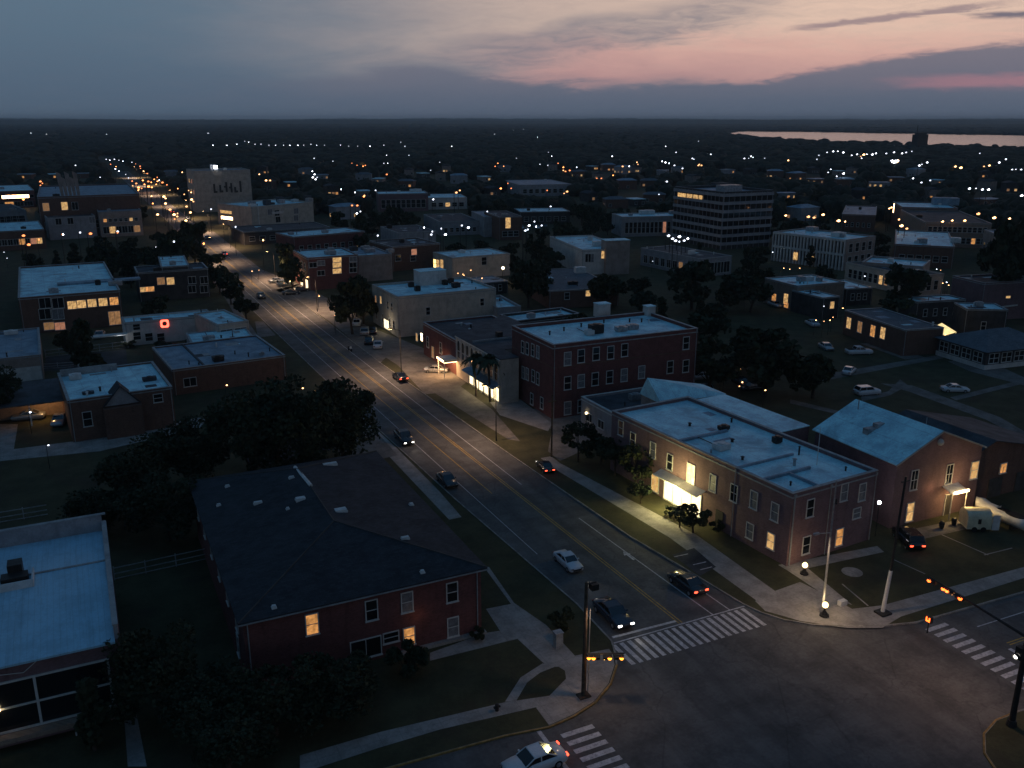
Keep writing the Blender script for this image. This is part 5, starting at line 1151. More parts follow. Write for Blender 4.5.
while nh < 60 and tr_ < 6000:
    tr_ += 1
    d_ = 230+620*random.random(); a_ = R(-3.5+58*random.random()); x, y = d_*math.sin(a_), d_*math.cos(a_); 
    if 24 < x < 68 or (105 < x < 190 and y < 150): continue
    ok = all(not f.inside(x, y, 9) for f, _, _ in FOOT)
    q = PX(x, y, 4); w2 = 6*F/d_
    if not ok or any(q[0]+w2 > r_[0] and q[0]-w2 < r_[2] and PX(x,y,0)[1] > r_[1] and PX(x,y,7)[1] < r_[3] for r_ in RECTS): continue
    k = nh % 12
    if k not in HZ: HZ[k] = house_mesh(k)
    wm_, rm_, hw, hd, hh_ = HZ[k]; zn = 'left of the main road' if x < 40 else 'in the far centre of town' if q[0] < 600 else 'around and right of the office tower'
    cl = ['flat-roofed','pitched-roof','pitched-roof'][k % 3]
    r = empty('small_house', (x, y, 0), random.choice([0, -.35, .1, -.6])+math.pi/2*(nh % 2), 'small %s house among the trees %s' % (cl, zn), 'house', 'small %s houses %s' % (cl, zn))
    link('wall', wm_, r, (0,0,0)); link('roof', rm_, r, (0,0,0))
    for i in range(3):
        m_ = random.choice(['glass','glass','win_gold','win_orange','win_dim','glass'])
        for rz_, px2, py2 in ((0, (i-1)*hw*.3, -hd/2), (-math.pi/2, -hw/2, (i-1)*hd*.3)):
            if random.random() < .35: continue
            fm, pm = pane_mesh(1.5, 1.4, 'sash', m_); f_ = link('window', fm, r, (px2, py2, 1.1), rz_); link('pane', pm, f_, (0,0,0))
    FOOT.append((_R(x-hw*.7, y-hw*.7, x+hw*.7, y+hw*.7),0,0)); p0, p1 = PX(x,y,7), PX(x,y,1.5); RECTS.append((q[0]-w2*.7, p0[1], q[0]+w2*.7, p1[1], d_)); nh += 1

# ------------------------------------------------------------------ middle-distance trees (individuals, shared look)
def clear(X_, Y_, rad):
    for f, _, _ in FOOT:
        if f.inside(X_, Y_, rad*.75): return False
    for gp_ in (G(700,420),):
        pass
    if 30 < X_ < 58 and Y_ < 900: return False
    if 36 < Y_ < 60: return False
    return True
def blocks(X_, Y_, rad, hh):
    x0, yt = PX(X_, Y_, hh); _, yb = PX(X_, Y_, 0); d_ = math.hypot(X_, Y_); w_ = rad*F/d_
    for (a, b_, c, e_, dd) in RECTS:
        if dd > d_-2 and x0+w_ > a and x0-w_ < c and yb > b_ and yt < e_: return True
    for (lx, ly, _, _) in LAMPS:
        if abs(lx-x0) < w_*.9 and yt-1 < ly < yb-2: return True
    return False
mc = {'left': 0, 'centre': 0, 'right': 0, 'park': 0}
labs = {'left': 'dark round tree among the blocks left of the main road',
        'centre': 'dark round tree among the blocks between main road and office tower',
        'right': 'dark round tree among the blocks right of the office tower'}
tries = 0; placed = []
while len(placed) < 210 and tries < 9000:
    tries += 1
    d_ = 150+330*random.random()**.8; a_ = R(-4+60*random.random()); x, y = d_*math.sin(a_), d_*math.cos(a_)
    if y < 130 and x > 100: continue
    if 105 < x < 175 and 95 < y < 150: continue
    sc = .6+.5*random.random(); rad = 4.4*sc
    if not clear(x, y, rad+1.) or blocks(x, y, rad, 9*sc): continue
    if any((x-p[0])**2+(y-p[1])**2 < (rad*.8+p[2]*.8)**2 for p in placed): continue
    placed.append((x, y, rad)); z_ = 'left' if x < 36 else ('centre' if PX(x, y, 0)[0] < 700 else 'right')
    tree(random.choice(['mid0','mid1','mid2','mid3','mid1','cone']), x, y, labs[z_], sc, group='trees among the blocks, %s part' % z_, sz=.8+.4*random.random())

# ------------------------------------------------------------------ far woodland, hills, lake
lake_px = [(722,134.6),(760,139.5),(830,143.5),(900,146.5),(960,149),(1060,153),(1060,136.5),(1000,135.2),(900,133.6),(800,132),(740,131.4)]
lake = [tuple(G(*q)[:2]) for q in lake_px]
l_ = MB(); l_.sheet(lake, .02)
wm = bpy.data.materials.new('lake_water'); wm.use_nodes = True; bb = wm.node_tree.nodes['Principled BSDF']; bb.inputs['Base Color'].default_value = (.03,.04,.05,1); bb.inputs['Roughness'].default_value = .2; bb.inputs['Specular Tint'].default_value = (.72,.90,1,1)
bb.inputs['Specular IOR Level'].default_value = 1.; bb.inputs['IOR'].default_value = 1.5
t = wm.node_tree; tcx = t.nodes.new('ShaderNodeTexCoord'); nn = noise(t, X(t, tcx.outputs['Object']), .05, 4, .6); bn = t.nodes.new('ShaderNodeBump'); bn.inputs['Strength'].default_value = .1; bn.inputs['Distance'].default_value = 1.; t.links.new(nn.s, bn.inputs['Height']); t.links.new(bn.outputs[0], bb.inputs['Normal']); M['water'] = wm
tag(l_.build('lake', 'water'), kind='structure')
def inpoly(X_, Y_, poly):
    c = np.zeros(X_.shape, bool); n = len(poly)
    for i in range(n):
        x1, y1 = poly[i]; x2, y2 = poly[(i+1)%n]
        k = ((y1 > Y_) != (y2 > Y_)) & (X_ < (x2-x1)*(Y_-y1)/((y2-y1) or 1e-9)+x1); c ^= k
    return c
# unit lumpy crown
def ico(sub=2):
    t_ = (1+5**.5)/2
    v = [(-1,t_,0),(1,t_,0),(-1,-t_,0),(1,-t_,0),(0,-1,t_),(0,1,t_),(0,-1,-t_),(0,1,-t_),(t_,0,-1),(t_,0,1),(-t_,0,-1),(-t_,0,1)]
    f = [(0,11,5),(0,5,1),(0,1,7),(0,7,10),(0,10,11),(1,5,9),(5,11,4),(11,10,2),(10,7,6),(7,1,8),(3,9,4),(3,4,2),(3,2,6),(3,6,8),(3,8,9),(4,9,5),(2,4,11),(6,2,10),(8,6,7),(9,8,1)]
    v = [np.array(p)/np.linalg.norm(p) for p in v]
    for _ in range(sub):
        cch = {}; nf = []
        def mid(a, b):
            k = (min(a,b), max(a,b))
            if k not in cch: m_ = (v[a]+v[b])/2; v.append(m_/np.linalg.norm(m_)); cch[k] = len(v)-1
            return cch[k]
        for a, b, c in f: ab, bc, ca = mid(a,b), mid(b,c), mid(c,a); nf += [(a,ab,ca),(b,bc,ab),(c,ca,bc),(ab,bc,ca)]
        f = nf
    return np.array(v), np.array(f)
IV, IF = ico(1); IV2, IF2 = ico(2)
def wood(name, n, d0, d1, label, sub, rmin, rk, hz_=(5.5, 9.)):
    d_ = d0*(d1/d0)**rng.random(n*3); a_ = np.radians(-6+64*rng.random(n*3)); X_, Y_ = d_*np.sin(a_), d_*np.cos(a_)
    rad = (rmin+d_*rk)*(.6+.8*rng.random(n*3)); hh = rng.uniform(*hz_, n*3)*(1+.00004*d_)
    ok = ~inpoly(X_, Y_, lake) & ~((X_ > 26) & (X_ < 58) & (Y_ < 1300))
    edge = inpoly(X_+rad, Y_, lake) | inpoly(X_-rad, Y_, lake) | inpoly(X_, Y_+rad, lake); ok &= ~edge | (rad < 10)
    for f, _, _ in FOOT:
        if not (hasattr(f, 'q') and f.q[2]-f.q[0] < 5): ok &= ~f.inside(X_, Y_, rad*.7)
    x0, yt = PX(X_, Y_, hh); _, yb = PX(X_, Y_, 0*hh); w_ = rad*F/d_
    for (a, b_, c, e_, dd) in RECTS: ok &= ~((dd > d_-2) & (x0+w_ > a) & (x0-w_ < c) & (yb > b_) & (yt < e_))
    idx = np.where(ok)[0][:n]; V0, F0 = (IV2, IF2) if sub == 2 else (IV, IF); nv, nf = len(V0), len(F0); m_ = len(idx)
    dis = 1+.38*(rng.random((m_, nv))-.5)
    V_ = V0[None]*dis[:,:,None]; V_ = V_*np.stack([rad[idx], rad[idx], hh[idx]*.52], 1)[:,None,:]
    V_[:,:,0] += X_[idx][:,None]; V_[:,:,1] += Y_[idx][:,None]; V_[:,:,2] += (hh[idx]*.5)[:,None]
    Fc = (F0[None]+(np.arange(m_)*nv)[:,None,None]).reshape(-1)
    me = bpy.data.meshes.new(name); me.vertices.add(m_*nv); me.vertices.foreach_set('co', V_.reshape(-1)); me.loops.add(len(Fc)); me.loops.foreach_set('vertex_index', Fc.astype(np.int32))
    me.polygons.add(m_*nf); me.polygons.foreach_set('loop_start', np.arange(0, len(Fc), 3, dtype=np.int32)); me.update(calc_edges=True); me.materials.append(M['forest'])
    o_ = bpy.data.objects.new(name, me); COL.objects.link(o_); tag(o_, label, 'woodland', kind='stuff')
wood('near_woodland', 1500, 430, 900, 'dark tree canopy filling the blocks behind the last big buildings', 2, 4.2, .0008)
wood('far_woodland', 7000, 850, 3400, 'dark wooded plain reaching to the lake and the hills', 1, 5., .003)
wood('distant_woodland', 5000, 3200, 9000, 'hazy distant woods below the horizon', 1, 8., .004)
# low hills on the horizon
def ridge(name, d_, h0, amp, seed, depth=900):
    n = 420; a_ = np.radians(np.linspace(-10, 64, n)); r_ = np.random.default_rng(seed)
    hh = np.full(n, float(h0))
    for k in range(1, 7): hh += amp/k*np.sin(a_*(6*k*1.7)+r_.random()*6.28)
    hh += r_.normal(size=n)*1.6+np.repeat(r_.normal(size=n//6+1), 6)[:n]*1.2
    m_ = MB(); rows = ((0,0.),(.12,.5),(.35,1.),(.7,.8),(1.,0.)); vs = []
    for s_, k in rows:
        for i in range(n): dd = d_+depth*s_; vs.append((dd*math.sin(a_[i]), dd*math.cos(a_[i]), -.5+hh[i]*k))
    m_.add(vs, [(j*n+i, j*n+i+1, (j+1)*n+i+1, (j+1)*n+i) for j in range(len(rows)-1) for i in range(n-1)])
    tag(m_.build(name, 'hill'), kind='structure')
ridge('hills', 8200, 34, 4, 3); ridge('hills', 5200, 14, 3, 9); ridge('hills', 10500, 47, 4, 6)
# water tower by the lake
g_ = G(918, 152); d_ = math.hypot(g_.x, g_.y); wt = empty('lakeside_tower', g_, 0, 'dark block tower with thin mast against the lake', 'tower')
k = d_/F
b = MB(); b.tube((0,0,0),(0,0,13*k),1.2*k,1.2*k,8); b.build('shaft', 'metal_dark', wt); b = MB(); b.box(-6*k,-3*k,6*k,7*k,3*k,15*k); b.box(-4*k,-2.5*k,15*k,5*k,2.5*k,16.4*k); b.build('tank', 'metal_dark', wt); b = MB(); b.tube((-4*k,0,8*k),(-4*k,0,23*k),.35*k,.2*k,6); b.build('mast', 'metal_dark', wt)

# ------------------------------------------------------------------ far street lamps: one object each
def lamp_mesh(m):
    b = MB(); b.cur = 0; b.tube((0,0,0),(0,0,10),.14,.09,6); b.box(-.1,-.12,9.9,1.0,.12,10.05); b.cur = 1; b.ball((.8,0,9.8),.42,4,.7); return b.mesh('street_lamp', ['metal_dark', m])
LM = {m: lamp_mesh(m) for m in ('far_white','far_warm','far_orange','faint_white','faint_warm','faint_orange')}
zone = lambda x, y: ('left of the tall beige slab' if x < 190 else 'between beige slab and pink school' if x < 375 else 'in the far centre of town' if x < 600 else 'around the office tower' if x < 775 else 'near the lake shore') + (', on the wooded plain' if y < 170 else ', between roofs' if y < 300 else ', by the near blocks')
for (x, y, m, s_) in LAMPS:
    g0 = G(x, y, 10 if y < 245 else 3.5); d_ = math.hypot(g0.x, g0.y)
    v_ = random.random(); faint = v_ < (.55 if s_ < 1.7 else .25)
    o_ = bpy.data.objects.new('street_lamp', LM[m.replace('far', 'faint') if faint else m]); COL.objects.link(o_)
    k = max(.5, min(3.6, s_*.78*(d_/600)**.5*(.6+.9*random.random()))) if y < 245 else .34
    hh = 10 if y < 245 else 3.5
    o_.location = (g0.x, g0.y, hh-10*k if hh-10*k < 0 else 0)
    if hh-10*k >= 0: o_.scale = (k, k, hh/10.)
    else: o_.scale = (k, k, k)
    cn = {'far_white': 'cool white', 'far_warm': 'warm yellow', 'far_orange': 'orange'}[m]
    tag(o_, 'tiny %s%s street lamp %s' % ('faint ' if faint else '', cn, zone(x, y)), 'street lamp', '%s%s lamps %s' % ('faint ' if faint else '', cn, zone(x, y)))
for q, p_, c in (((671,237),300,(1,.66,.36)),((146,183),2500,(1,.5,.25)),((893,158),2600,(.95,.97,1)),((941,221),500,(1,.66,.36)),((963,222),500,(1,.66,.36)),((145,214),300,(1,.6,.4)),((463,272),300,(1,.7,.5)),((287,281),500,(1,.7,.42)),((40,184),400,(1,.5,.2)),((360,165),1400,(1,.6,.35)),((177,215),400,(1,.45,.3)),((256,272),260,(1,.8,.6)),((150,248),60,(1,.7,.5)),((335,318),120,(1,.7,.42)),((183,224),260,(1,.6,.4)),((163,203),400,(1,.6,.4)),((944,284),140,(1,.6,.3)),((739,384),26,(1,.75,.45)),((870,275),100,(1,.65,.4))):
    g_ = G(*q, 6); light(g_, p_, c, .6)

# ================================================================== lamps and signals near the crossing
def lantern(px_, py_, label, hgt, power):
    g_ = G(px_, py_); r = empty('post_lantern', (g_.x, g_.y, .12), 0, label, 'lantern')
    b = MB(); b.tube((0,0,0),(0,0,.18),.45,.42,10); b.tube((0,0,.18),(0,0,.55),.3,.14,10); b.tube((0,0,.55),(0,0,hgt-.3),.07,.06,8); b.tube((0,0,hgt-.34),(0,0,hgt-.26),.18,.18,10); b.build('post', 'metal_dark', r)
    b = MB(); b.ball((0,0,hgt),.28,8); b.build('globe', 'globe', r, smooth=True); light((g_.x, g_.y, hgt+.45), power*1.8, (1,.72,.38), .25)
lantern(824, 617, 'bright round lantern on a stubby post at the corner kerb', 1.15, 70)
lantern(804, 575, 'smaller round lantern beside the corner building wall', 1.0, 36)
def postlamp(name, x, y, h, r, m, label, cat='lamp'):
    b = MB(); b.tube((0,0,0),(0,0,h),.05,.05,6); b.cur = 1; b.ball((0,0,h+r*.8),r,6)
    return tag(b.build(name, ['metal_dark', m], None, (x, y, .05)), label, cat)
postlamp('alley_lamp', 76.6, 65.2, 4.0, .2, 'lamp_white', 'white lamp glowing in the gap beside the gabled house'); light((76.6,64.2,4.1), 16, (1,.95,.9), .2)
# tall street-light pole at the corner
pr = empty('street_light_pole', (59.5, 55.6, .12), 0, 'tall slim grey street-light pole rising behind the bright lantern', 'street light')
b = MB(); b.tube((0,0,0),(0,0,13.4),.13,.07,10); b.tube((0,0,0),(0,0,.5),.24,.2,10); b.build('pole', 'metal_grey', pr)
b = MB(); b.tube((0,0,8.2),(-2.0,-.4,8.7),.05,.04,6); b.build('arm', 'metal_grey', pr); b = MB(); b.box(-2.5,-.52,8.62,-1.9,-.28,8.8); b.build('lamp_head', 'metal_grey', pr)
# utility pole, dark above and white below
ur = empty('utility_pole', (64.4, 52.9, .12), 0, 'leaning utility pole, dark above with white lower sleeve, on the corner lawn', 'utility pole')
b = MB(); b.tube((0,0,0),(.7,.25,4.2),.2,.17,10); b.build('white_sleeve', 'white_metal', ur); b = MB(); b.tube((.7,.25,4.2),(1.5,.6,13.4),.14,.10,10); b.build('pole', 'metal_dark', ur)
b = MB(); b.box(-.6,-.6,0,.6,.5,.2); b.build('footing', 'metal_dark', ur); b = MB(); b.box(1.0,.55,12.9,2.0,.65,13.0); b.build('crossarm', 'metal_dark', ur)
def signal(parent, x, y, z, rz, lit, mlit, n=3, horizontal=True):
    r = MB(); h_ = .36*n
    if horizontal: r.box(-h_/2,-.12,-.2,h_/2,.12,.2)
    else: r.box(-.2,-.12,-h_/2,.2,.12,h_/2)
    for i in range(n):
        c = (-h_/2+.36*(i+.5)) if horizontal else (h_/2-.36*(i+.5)); p = (c,-.12,0) if horizontal else (0,-.12,c)
        r.add([(p[0]-.17,-.12,p[2]+.17),(p[0]+.17,-.12,p[2]+.17),(p[0]+.17,-.36,p[2]+.15),(p[0]-.17,-.36,p[2]+.15)], [(0,1,2,3)])
    o_ = r.build('signal_head', 'metal_dark', parent, (x,y,z), rz)
    for i in range(n):
        c = (-h_/2+.36*(i+.5)) if horizontal else (h_/2-.36*(i+.5)); p = (c,0) if horizontal else (0,c)
        e_ = MB(); e_.ball((p[0],-.16,p[1]),.17,5); e_.build('lens', mlit if i in lit else 'glass', o_)
    return o_
# left signal pole with short arm of amber lights
sr = empty('signal_pole', (32.5, 54.1, .12), 0, 'tall dark signal pole with short arm of amber lights at the near left corner', 'traffic signal')
b = MB(); b.tube((0,0,0),(0,0,10.3),.2,.13,10); b.box(-.5,-.4,0,.5,.4,.12); b.build('pole', 'wood_pole', sr)
b = MB(); b.tube((.55,.25,0),(.55,.25,7.6),.05,.04,6); b.build('conduit', 'metal_grey', sr)
b = MB(); b.tube((0,0,10.1),(1.0,.2,10.0),.05,.05,6); b.box(.5,-.1,9.4,1.1,.5,9.9); b.build('transformer_bracket', 'metal_dark', sr)
b = MB(); b.tube((0,0,3.9),(2.9,-1.35,3.95),.08,.06,8); b.build('mast_arm', 'metal_dark', sr)
signal(sr, .55, -.45, 3.75, -.5, (0,1), 'signal_amber'); signal(sr, 1.55, -.95, 3.75, -.5, (1,), 'signal_amber', 2); signal(sr, 2.4, -1.35, 3.75, -.5, (1,), 'signal_amber', 2)
light((33.6, 53.2, 3.3), 26, (1,.5,.12), .2)
# right signal pole and mast arm
rr = empty('signal_pole', (60.4, 36.6, .12), 0, 'dark signal pole at the right edge with long arm of orange lights', 'traffic signal')
b = MB(); b.tube((0,0,0),(0,0,10.6),.24,.16,10); b.tube((0,0,0),(0,0,.5),.4,.32,10); b.build('pole', 'metal_dark', rr)
a0 = Vector((0,0,8.6)); a1 = None
b = MB(); b.tube((0,0,7.7),(.5,9.3,8.1),.13,.07,8); b.build('mast_arm', 'metal_dark', rr)
signal(rr, .45, 8.9, 7.9, -math.pi/2, (0,), 'signal_red', 2); signal(rr, .42, 7.3, 7.85, -math.pi/2, (0,1), 'signal_red', 3); signal(rr, .40, 6.2, 7.8, -math.pi/2, (1,), 'signal_red', 2)
b = MB(); b.box(-.7,-.2,6.0,-.15,.3,7.0); b.tube((-.7,.05,6.3),(-1.0,.05,6.25),.2,.22,8,False); b.build('side_signal', 'metal_dark', rr); b = MB(); b.ball((-.85,.05,6.28),.16,5); b.build('lens', 'head_white', rr)
light((60.2, 43.6, 7.5), 90, (1,.4,.15), .2)
g_ = G(927, 634); pd = empty('pedestrian_signal', (g_.x, g_.y, .12), 0, 'short post with orange glowing pedestrian hand at the far kerb', 'pedestrian signal')
b = MB(); b.tube((0,0,0),(0,0,1.1),.06,.06,8); b.build('post', 'metal_dark', pd); b = MB(); b.box(-.14,-.3,1.1,.14,.3,1.7); bx_ = b.build('signal_box', 'metal_dark', pd)
b = MB(); b.box(-.19,-.2,1.2,-.145,.2,1.34); b.box(-.19,-.2,1.34,-.145,-.1,1.62); b.box(-.19,.1,1.34,-.145,.2,1.62); b.build('hand_symbol', 'signal_red', bx_)
b = MB(); b.tube((0,0,0),(0,0,9.0),.14,.1,8); b.box(-.6,-.1,8.0,.6,.1,8.15); tag(b.build('utility_pole', 'wood_pole', None, (55.6,102.8,.1)), 'dark wooden pole at the driveway by the three-storey block', 'utility pole')
b = MB(); b.box(-.35,-.3,0,.35,.3,1.5); b.box(-.4,-.35,1.5,.4,.35,1.58); tag(b.build('signal_cabinet', 'metal_grey', None, (34.0,61.2,.11)), 'squat grey control cabinet on the verge behind the signal pole', 'cabinet')
g_ = G(497, 712); b = MB(); b.tube((0,0,0),(0,0,.45),.16,.16,8); b.ball((0,0,.5),.18,5); b.box(-.28,-.07,.28,.28,.07,.42); tag(b.build('fire_hydrant', 'metal_dark', None, (g_.x, g_.y, .12)), 'dark fire hydrant beside the pavement at the lower left corner', 'hydrant')
g_ = G(842, 606); b = MB(); b.box(-.4,-.25,0,.4,.25,.5); tag(b.build('utility_box', 'white_metal', None, (g_.x, g_.y, .12)), 'small pale utility box on the corner lawn right of the bright lantern', 'utility box')
# lamps in the verge shrubs left of the shopfront
for q, lab in (((619,463),'small white lamp among the trees at the left end of the long brick building'),((586,428),'small lamp hidden in the tree by the driveway')):
    g_ = G(*q); postlamp('garden_lamp', g_.x, g_.y, 2.2, .17, 'lamp_soft', lab)

# ================================================================== vehicles
def loft(secs):
    """secs: list of (y, [(x,z)...]) closed rings -> surface with capped ends"""
    m = MB(); n = len(secs[0][1]); m.v = [(x, y, z) for y, r in secs for x, z in r]
    for j in range(len(secs)-1):
        for i in range(n): m.f.append((j*n+i, (j+1)*n+i, (j+1)*n+(i+1)%n, j*n+(i+1)%n)); m.m.append(0)
    m.f += [tuple(range(n)), tuple(range((len(secs))*n-1, (len(secs)-1)*n-1, -1))]; m.m += [0,0]; return m
def body_ring(hw, z0, zs, zt, r=.12):
    return [(-hw+r,z0),(hw-r,z0),(hw,z0+r),(hw,zs),(hw-r,zt),(0,zt+.03),(-hw+r,zt),(-hw,zs),(-hw,z0+r)]
CAR = {}
def car_meshes(kind):
    if kind in CAR: return CAR[kind]
    L2 = 2.35; hw = .91
    if kind == 'sedan': prof = [(-2.35,.80,.35,.55,.66),(-2.2,.88,.25,.68,.80),(-1.5,hw,.2,.78,.92),(-.8,hw,.2,.80,.98),(.9,hw,.2,.82,1.0),(1.6,hw,.2,.82,1.0),(2.2,.88,.25,.78,.96),(2.38,.80,.38,.66,.84)]
    elif kind == 'suv': prof = [(-2.35,.84,.38,.68,.86),(-2.2,.92,.28,.80,1.0),(-1.4,.95,.25,.90,1.10),(-.8,.95,.25,.92,1.14),(2.1,.95,.25,.95,1.16),(2.35,.88,.35,.85,1.08)]
    else: prof = [(-2.7,.86,.4,.70,.90),(-2.5,.94,.3,.84,1.06),(-1.6,.97,.28,.95,1.16),(-.8,.97,.28,.97,1.18),(2.5,.97,.28,.97,1.2),(2.75,.93,.4,.92,1.16)]
    body = loft([(y, body_ring(a, z0, zs, zt)) for y, a, z0, zs, zt in prof])
    if kind == 'sedan': cab = [(-1.05,.74,.96,.98),(-.35,.68,.97,1.40),(.75,.68,.97,1.43),(1.55,.72,.98,1.01)]
    elif kind == 'suv': cab = [(-1.0,.80,1.1,1.13),(-.45,.74,1.1,1.66),(1.9,.74,1.12,1.70),(2.2,.82,1.14,1.2)]
    else: cab = [(-1.05,.82,1.14,1.17),(-.5,.76,1.14,1.74),(.9,.76,1.16,1.76),(1.05,.82,1.18,1.22)]
    glass = loft([(y, [(-a-.10,z0-.06),(a+.10,z0-.06),(a+.04*(z1-z0<.1)+.0,z1),(-a-.0,z1)]) for y, a, z0, z1 in cab])
    roof = MB(); (y1,a1,_,z1),(y2,a2,_,z2) = cab[1], cab[2]
    roof.add([(-a1,y1,z1-.02),(a1,y1,z1-.02),(a2,y2,z2-.02),(-a2,y2,z2-.02),(-a1*.9,y1+.05,z1+.05),(a1*.9,y1+.05,z1+.05),(a2*.9,y2-.05,z2+.05),(-a2*.9,y2-.05,z2+.05)], [(0,3,2,1),(4,5,6,7),(0,1,5,4),(1,2,6,5),(2,3,7,6),(3,0,4,7)])
    for sx in (-1,1):
        for (ya,aa,za,zb_),(yb,ab,zc,zd) in zip(cab[:-1],cab[1:]): roof.tube((sx*(aa+.02),ya,zb_),(sx*(ab+.02),yb,zd),.045,n=5)
        ym = (y1+y2)/2; roof.tube((sx*(a1+.09),ym,cab[1][2]-.04),(sx*(a1+.01),ym,z1),.05,n=5)
    ty = MB(); ty.tube((-.11,0,0),(.11,0,0),.33,.33,16); rim = MB(); rim.tube((-.12,0,0),(.12,0,0),.20,.20,10)
    hl = MB(); hl.box(-.17,-.05,-.07,.17,.05,.07)
    mi = MB(); mi.box(-.09,-.06,-.06,.09,.06,.06)
    pl = MB(); pl.box(-.55,-.03,-.11,.55,.03,.11)
    bed = None
    if kind == 'pickup': bed = MB(); bed.box(-.78,1.2,1.185,.78,2.6,1.23)
    CAR[kind] = dict(body=body, glass=glass, roof=roof, tyre=ty.mesh('tyre','rubber'), rim=rim.mesh('rim','metal_grey'), hl=hl, mi=mi, pl=pl, prof=prof, cab=cab, bed=bed, cache={}); return CAR[kind]
def car(X_, Y_, heading, paint, label, kind='sedan', head=None, tail=None, z=.0, sc=1., group=None, simple=False, name='parked_car'):
    """heading: degrees of the direction the nose points, 0 = towards +Y (away)"""
    k = car_meshes(kind); c = k['cache']
    def me(nm, key, m):
        if (nm, m) not in c: c[(nm, m)] = k[key].mesh(nm, m, smooth=(key == 'body'))
        return c[(nm, m)]
    # nose is -y in the mesh
    r = empty(name, (X_, Y_, z), R(180-heading), label, 'car' if kind != 'pickup' else 'pickup', group); r.scale = (sc,)*3
    link('body', me('body','body',paint), r, (0,0,0)); link('cabin_glass', me('cabin_glass','glass','glass'), r, (0,0,0)); link('roof', me('roof','roof',paint), r, (0,0,0))
    if simple: return r
    yb, yf = k['prof'][-1][0], k['prof'][0][0]
    for sx in (-1,1):
        for yy in (yf+.85, yb-.85):
            w_ = link('wheel', k['tyre'], r, (sx*.82, yy, .33)); link('rim', k['rim'], w_, (0,0,0))
        link('headlight', me('headlight','hl', head or 'glass_curtain'), r, (sx*.62, yf+.02, .66)); link('taillight', me('taillight','hl', tail or 'car_red'), r, (sx*.66, yb-.0, .80))
        link('wing_mirror', me('wing_mirror','mi',paint), r, (sx*1.0, k['cab'][0][0]+.35, 1.02))
    link('grille', me('grille','pl','metal_dark'), r, (0, yf-.01, .5))
    if k['bed']: link('load_bed', me('load_bed','bed','rubber'), r, (0,0,0))
    return r
def carp(px_, py_, *a, **kw): g_ = G(px_, py_, .5); return car(g_.x, g_.y, *a, **kw)
MV = 'car'
carp(613, 614, 182, 'car_blue', 'dark blue sedan waiting at the crosswalk with lit headlights', head='head_white', name=MV, sc=1.04)
carp(568, 561, 181, 'car_white', 'white car with dark windscreen behind the dark blue sedan', name=MV, sc=.88)
carp(687, 583, 0, 'car_black', 'black car in the right lane showing bright rear lights', tail='tail_red', name=MV, sc=.98)
carp(447, 480, 182, 'car_black', 'black car driving alone beside the hip-roofed hall', name=MV, sc=.92)
carp(404, 438, 182, 'car_black', 'dark pickup with lit headlights next to the big tree clump', kind='pickup', head='head_white', name=MV, sc=.92)
carp(400, 377, 0, 'car_black', 'black car in the right lane just beyond the lit canopy', tail='tail_red', name=MV, sc=.95)
carp(534, 762, 88+180, 'car_white', 'white car entering the crosswalk at the bottom edge', tail='tail_red', name=MV, sc=1.0)
car(52.7, 99.2, 8, 'car_black', 'small dark car stopped at the driveway with red rear lights', tail='tail_red', head='head_white', sc=.8, name=MV)
carp(908, 539, 25, 'car_black', 'black car parked on the lawn by the gabled house door', kind='suv', tail='tail_red')
car(57.0, 150.6, 120, 'car_silver', 'car parked beside the glowing canopy, lit orange', sc=.95)
for q, hd, pt, lab, kd in (((357,323),20,'car_white','white car parked farthest in the row along the cream block','sedan'),((365,332),20,'car_silver','silver car parked second from the top along the cream block','suv'),
    ((373,331),20,'car_black','black car parked inside the row beside the cream block wall','sedan'),((378,345),20,'car_white','white car parked nearest in the row along the cream block','sedan'),
    ((369,341),20,'car_black','dark car between two pale cars along the cream block','sedan'),((359,309),90,'car_white','white van-like car under the trees at the corner of the cream block','suv'),
    ((291,293),100,'car_black','black car alone in the forecourt of the yellow-window building','sedan'),((277,281),80,'car_silver','pale car parked in the lit forecourt, upper row','sedan'),((285,284),80,'car_silver','pale car parked second in the lit forecourt','suv'),
    ((261,296),182,'car_black','dark car under the lamp glow at the kerb of the forecourt','sedan'),((301,290),80,'car_black','dark car parked against the lit shop corner','sedan'),
    ((230,277),0,'car_black','dark car driving away on the far straight','sedan'),((224,254),0,'car_silver','pale car on the far straight near the kerb tree','sedan'),((207,238),180,'car_black','dark car parked by the far beige block','sedan'),
    ((194,227),180,'car_white','white car with headlights by the far beige block','sedan'),((188,219),180,'car_silver','pale car further up beside the far beige block','sedan'),((172,212),0,'car_black','dark car on the far road at the bend','sedan'),((240,288),182,'car_black','black car near the left kerb by the sign building','sedan')):
    carp(q[0], q[1], hd, pt, lab, kind=kd, head='head_white' if pt == 'car_white' and q[0] < 200 else None, tail='tail_red' if hd == 0 else None)
for q, hd, pt, lab, kd in (((867,392),100,'car_white','white van parked on the dark drive behind the gabled house','suv'),((826,347),200,'car_silver','silver car at the top left of the park lawn','sedan'),((859,352),110,'car_white','white pickup parked on the lawn above the park path','pickup'),
    ((813,366),100,'car_silver','pale car half hidden by the park grove','sedan'),((849,371),60,'car_white','white car standing on the park path','sedan'),((955,389),120,'car_white','small white car alone on the park lawn at the right','sedan')):
    carp(q[0], q[1], hd, pt, lab, kind=kd, sc=.95)
